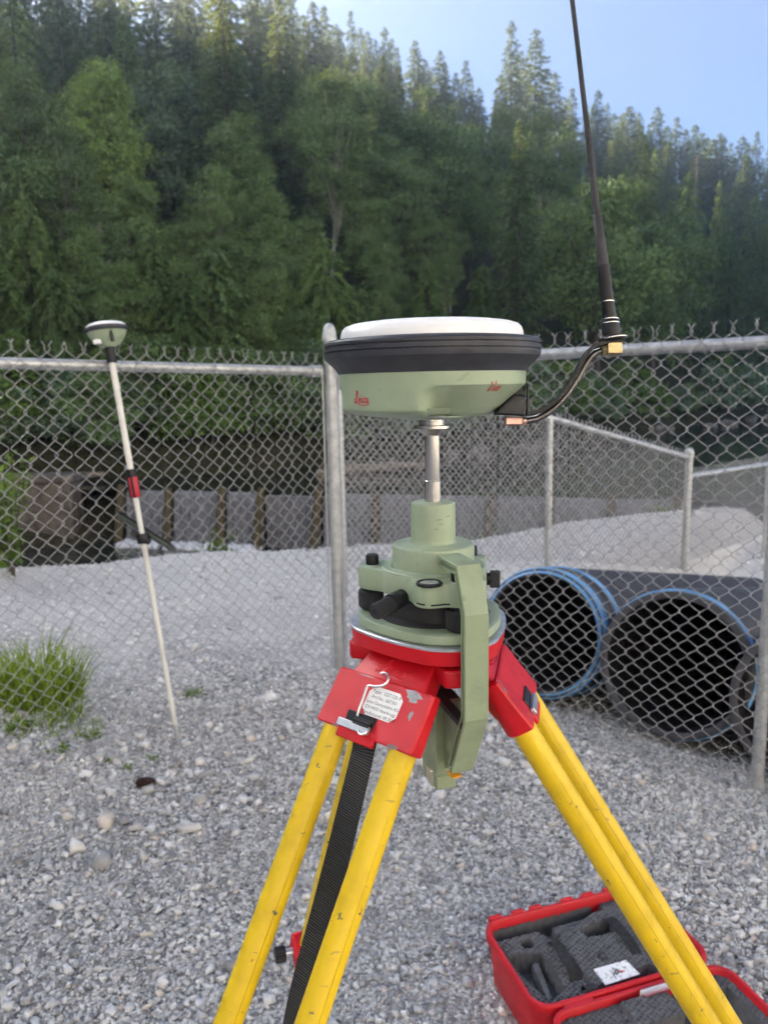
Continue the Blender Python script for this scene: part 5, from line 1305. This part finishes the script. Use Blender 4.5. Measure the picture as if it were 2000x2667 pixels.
tag(stones('fine_gravel', Xq, Yq, sz), 'fine crushed grey gravel covering the yard around the tripod', 'gravel', kind='stuff')
n2_ = 52000; Yq = 3.3+(12.5-3.3)*rng.random(n2_)**1.3; Xq = (rng.random(n2_)*2-1)*(Yq*.56+.2)
cyq = np.interp(Xq, CREST_X, CREST_Y)+.3; k = Yq < cyq; Xq, Yq = Xq[k], Yq[k]
sz = np.exp(rng.normal(math.log(.0056), .5, len(Xq))).clip(.003, .035)*np.interp(Yq, [3, 6, 12], [1, 1.1, 1.8])
tag(stones('coarse_gravel', Xq, Yq, sz, m=m_stone2, sink=.2), 'pale crushed stone spread beyond the chain link fence', 'gravel', kind='stuff')
# a band of larger angular stones along the fence foot
n3_ = 800; q_ = rng.random(n3_)
Xq = -1.75+2.6*rng.random(n3_); Yq = 2.95+.55*rng.standard_normal(n3_)*.6+.25*Xq
sz = np.exp(rng.normal(math.log(.0125), .42, n3_)).clip(.006, .035)
tag(stones('fence_foot_stones', Xq, Yq, sz), 'larger angular grey stones scattered along the fence foot', 'gravel', kind='stuff')
# a few stones that can be told apart
m_big = simple('grey_stone', (.34, .34, .34, 1), .9, 0, .25, 30, .5, .004)
m_warm = simple('tan_stone', (.42, .35, .27, 1), .9, 0, .25, 30, .5, .004)
def lone(px, py, s, mtl, label, sq=(1.3, .9, .6)):
    P = atZ(px, py, .0); P[2] = float(ground_z(P[0], P[1]))+s*.25
    me = rock_mesh(rng.integers(1000), 2, sq[2]); me.materials.clear(); me.materials.append(mtl)
    o = bpy.data.objects.new('loose_stone', me); COL.objects.link(o); o.location = P; o.scale = (s*sq[0], s*sq[1], s); o.rotation_euler = (0, 0, rng.uniform(0, 6)); tag(o, label, 'stone')
lone(412, 2060, .022, m_big, 'pale grey stone lying against the pine cone')
lone(465, 1985, .020, m_warm, 'flat tan stone beside the survey pole point', (1.8, .8, .4))
lone(540, 2020, .030, m_big, 'large grey angular stone near the survey pole point')
lone(672, 2020, .026, m_big, 'blocky blue grey stone between the survey pole and tripod leg')
lone(100, 2235, .022, m_big, 'long light grey stone on fine gravel', (2.0, .7, .4))
lone(1115, 2385, .010, m_big, 'small dark round stone on fine gravel beside the tripod leg')
# pine cone
m_cone = simple('pine_cone_scales', (.07, .035, .022, 1), .8, 0, .3, 60, .4, .002)
P = atZ(378, 2052, 0.0); P[2] = float(ground_z(P[0], P[1]))+.024
pc = thing('pine_cone', tuple(P), 'dark brown pine cone lying on the gravel', 'pine cone'); mb = MB()
for k in range(90):
    f_ = k/89; a = k*2.4; rr = .017*math.sin(math.pi*(.12+.80*f_))**.8; ax_ = -.032+.064*f_
    c0_ = np.array([ax_, rr*.6*math.cos(a), rr*.6*math.sin(a)]); o_ = np.array([.35, math.cos(a), math.sin(a)])*.011; s_ = np.array([0, -math.sin(a), math.cos(a)])*.006
    mb.hexa([c0_-s_*.5, c0_+s_*.5, c0_+s_*.5+np.array([.002, 0, 0]), c0_-s_*.5+np.array([.002, 0, 0])], [c0_+o_-s_, c0_+o_+s_, c0_+o_+s_*.8+np.array([.002, 0, 0]), c0_+o_-s_*.8+np.array([.002, 0, 0])])
mb.build('scales', m_cone, pc, smooth=False)
MB().tube([(-.034, 0, 0), (-.01, 0, 0), (.03, 0, 0)], [.004, .009, .003], 8).build('core', m_cone, pc)
# ------------------------------------------------------------------ plants in the gravel
def tuft(n, r0, hmin, hmax, seed, wid=.006):
    r = np.random.default_rng(seed); V = []
    for i in range(n):
        a = r.uniform(0, 6.28); q = r0*math.sqrt(r.random()); b = np.array([q*math.cos(a), q*math.sin(a)*.7, -.01]); h_ = r.uniform(hmin, hmax)*(1-.35*q/r0)
        ln = r.normal(0, .22, 2)+b[:2]/r0*.25; yaw = r.uniform(0, 6.28); s = np.array([math.cos(yaw), math.sin(yaw), 0])*wid*r.uniform(.6, 1.3)
        pts = [b+np.array([ln[0]*h_*f_**2, ln[1]*h_*f_**2, h_*f_]) for f_ in (0, .35, .7, 1)]
        ws = (1, .9, .6, .05)
        for j in range(3): V += [pts[j]-s*ws[j]/2, pts[j]+s*ws[j]/2, pts[j+1]+s*ws[j+1]/2, pts[j+1]-s*ws[j+1]/2]
    return np.array(V)
P = atZ(70, 1868, 0.); g_ = float(ground_z(P[0], P[1]))
gt = thing('grass_clump', (P[0], P[1]+.16, g_), 'tall bright green grass clump growing at the fence foot', 'grass clump')
link('blades', quad_mesh('blades', tuft(520, .19, .16, .44, 3, .010), m_grass), None, gt, smooth=False)['kind'] = 'stuff'
P = atZ(-40, 1862, 0.)
gt = thing('grass_clump', (P[0], P[1]+.15, g_), 'shorter green grass clump next to the tall one at the fence foot', 'grass clump')
link('blades', quad_mesh('blades', tuft(260, .14, .14, .36, 5, .010), m_grass), None, gt, smooth=False)['kind'] = 'stuff'
for i_, (px_, py_, n_b, r_b, hb_) in enumerate(((150, 1890, 70, .10, .16), (215, 1905, 40, .12, .10), (120, 1925, 36, .16, .08), (20, 1900, 60, .12, .14), (190, 1865, 45, .07, .22))):
    P = atZ(px_, py_, 0.); gt = thing('grass_sprig', (P[0], P[1], float(ground_z(P[0], P[1]))), ('thin grass blades beside the tall grass clump', 'short sparse grass in the stones', 'scattered low grass on fine gravel', 'short grass in front of the tall clump', 'few tall grass stalks at the edge of the clump')[i_], 'grass')
    link('blades', quad_mesh('blades', tuft(n_b, r_b, hb_*.5, hb_, 40+i_, .006), m_grass), None, gt, smooth=False)['kind'] = 'stuff'
def weed(px, py, size, n, seed, label, name='weed', cat='weed', mtl=None, leaf=.02):
    P = atZ(px, py, 0.); P[2] = float(ground_z(P[0], P[1])); r = np.random.default_rng(seed)
    C_ = np.stack([r.normal(0, size*.5, n), r.normal(0, size*.35, n), np.abs(r.normal(0, size*.28, n))+.004], 1)
    V = cards(C_, rnd_dir(r, n)+np.array([0, 0, .4]), rnd_dir(r, n)+np.array([0, 0, 1.]), leaf*(.6+.8*r.random(n)), leaf*.6*(.6+.8*r.random(n)))
    e = thing(name, tuple(P), label, cat); link('leaves', quad_mesh('leaves', V, mtl or m_shrub), None, e, smooth=False)['kind'] = 'stuff'
    st = MB()
    for k in range(6): q = C_[r.integers(n)]; st.tube([(0, 0, -.01), q*.5, q], [.002, .0015, .001], 5)
    st.build('stem', m_shrub, e)
weed(55, 1905, .08, 150, 1, 'low round leaved yellow green weed below the grass clump')
weed(235, 1925, .05, 70, 2, 'sparse trailing weed in the stones near the survey pole point')
weed(170, 1960, .04, 50, 3, 'small scattered weed sprouting in fine gravel')
weed(500, 1810, .05, 70, 4, 'thin pale weed in the stones behind the survey pole')
weed(335, 2000, .02, 18, 5, 'tiny green sprout near the pine cone')
weed(290, 1985, .02, 16, 7, 'tiny green sprig between two sparse weeds')
weed(400, 1975, .02, 16, 8, 'tiny yellow green sprout at the survey pole point')
def sapling(px, py, Y, zb_, hgt, spread, n, seed, label, name='sapling', leaf=.07):
    d = ray(px, py); x = d[0]/d[1]*Y; z = float(ground_z(x, Y)) if zb_ is None else zb_; r = np.random.default_rng(seed)
    e = thing(name, (x, Y, z), label, name.replace('_', ' ')); st = MB(); V = []
    ns = 9
    for k in range(ns):
        a = r.uniform(0, 6.28); tip = np.array([math.cos(a)*spread*r.uniform(.3, 1), math.sin(a)*spread*r.uniform(.3, 1), hgt*r.uniform(.55, 1)])
        pth = [np.zeros(3), tip*np.array([.35, .35, .5]), tip]; st.tube(smooth_path(pth, 7), np.linspace(.010, .003, 7), 5)
        m_ = n//ns; f_ = r.uniform(.25, 1, m_); Pp = np.array([smooth_path(pth, 20)[int(q*19)] for q in f_])+r.normal(0, .03, (m_, 3))
        V.append(cards(Pp, rnd_dir(r, m_)+np.array([0, 0, -.1]), rnd_dir(r, m_)*.6+np.array([0, 0, 1.]), leaf*(.6+.8*r.random(m_)), leaf*.5*(.6+.6*r.random(m_)), .1))
    st.build('stem', m_bark, e); link('leaves', quad_mesh('leaves', np.concatenate(V), m_shrub), None, e, smooth=False)
sapling(35, 1480, 5.9, None, 1.0, .50, 800, 1, 'bright leafy bush at the edge of the gravel bank beyond the fence', 'bush')
sapling(-60, 1480, 6.0, None, 1.25, .55, 700, 4, 'taller leafy bush on the bank edge beside the bright one', 'bush')
sapling(572, 1462, 7.3, None, .55, .22, 170, 2, 'slender sapling with yellow green leaves on the bank above the weir')
sapling(500, 1470, 7.2, None, .22, .25, 120, 3, 'low leafy sapling next to the slender one above the weir')
for i, (px, py, Y) in enumerate(((1300, 1405, 8.6), (1700, 1385, 10.4), (1250, 1400, 8.3))):
    sapling(px, py, Y, None, .22, .3, 90, 20+i, ('tuft of weeds on the gravel crest behind the receiver', 'small weed tuft on the far crest by the lower fence post', 'thin weeds on the gravel crest beside the lower fence')[i], 'weed_tuft')

# ------------------------------------------------------------------ haze in the valley air
m_haze = mat('valley_haze'); t = NT(m_haze); pv = t.n('ShaderNodeVolumePrincipled')
pv.inputs['Color'].default_value = (.80, .88, .98, 1); pv.inputs['Density'].default_value = .0019; pv.inputs['Anisotropy'].default_value = .80
t.l(pv.outputs[0], t.out.inputs['Volume'])
hz_box = MB().box((480, 340, 125), (-30, 80, 58)).build('haze', m_haze, None, smooth=False); hz_box['kind'] = 'stuff'; hz_box['label'] = 'thin blue valley haze filling the air'; hz_box['category'] = 'haze'
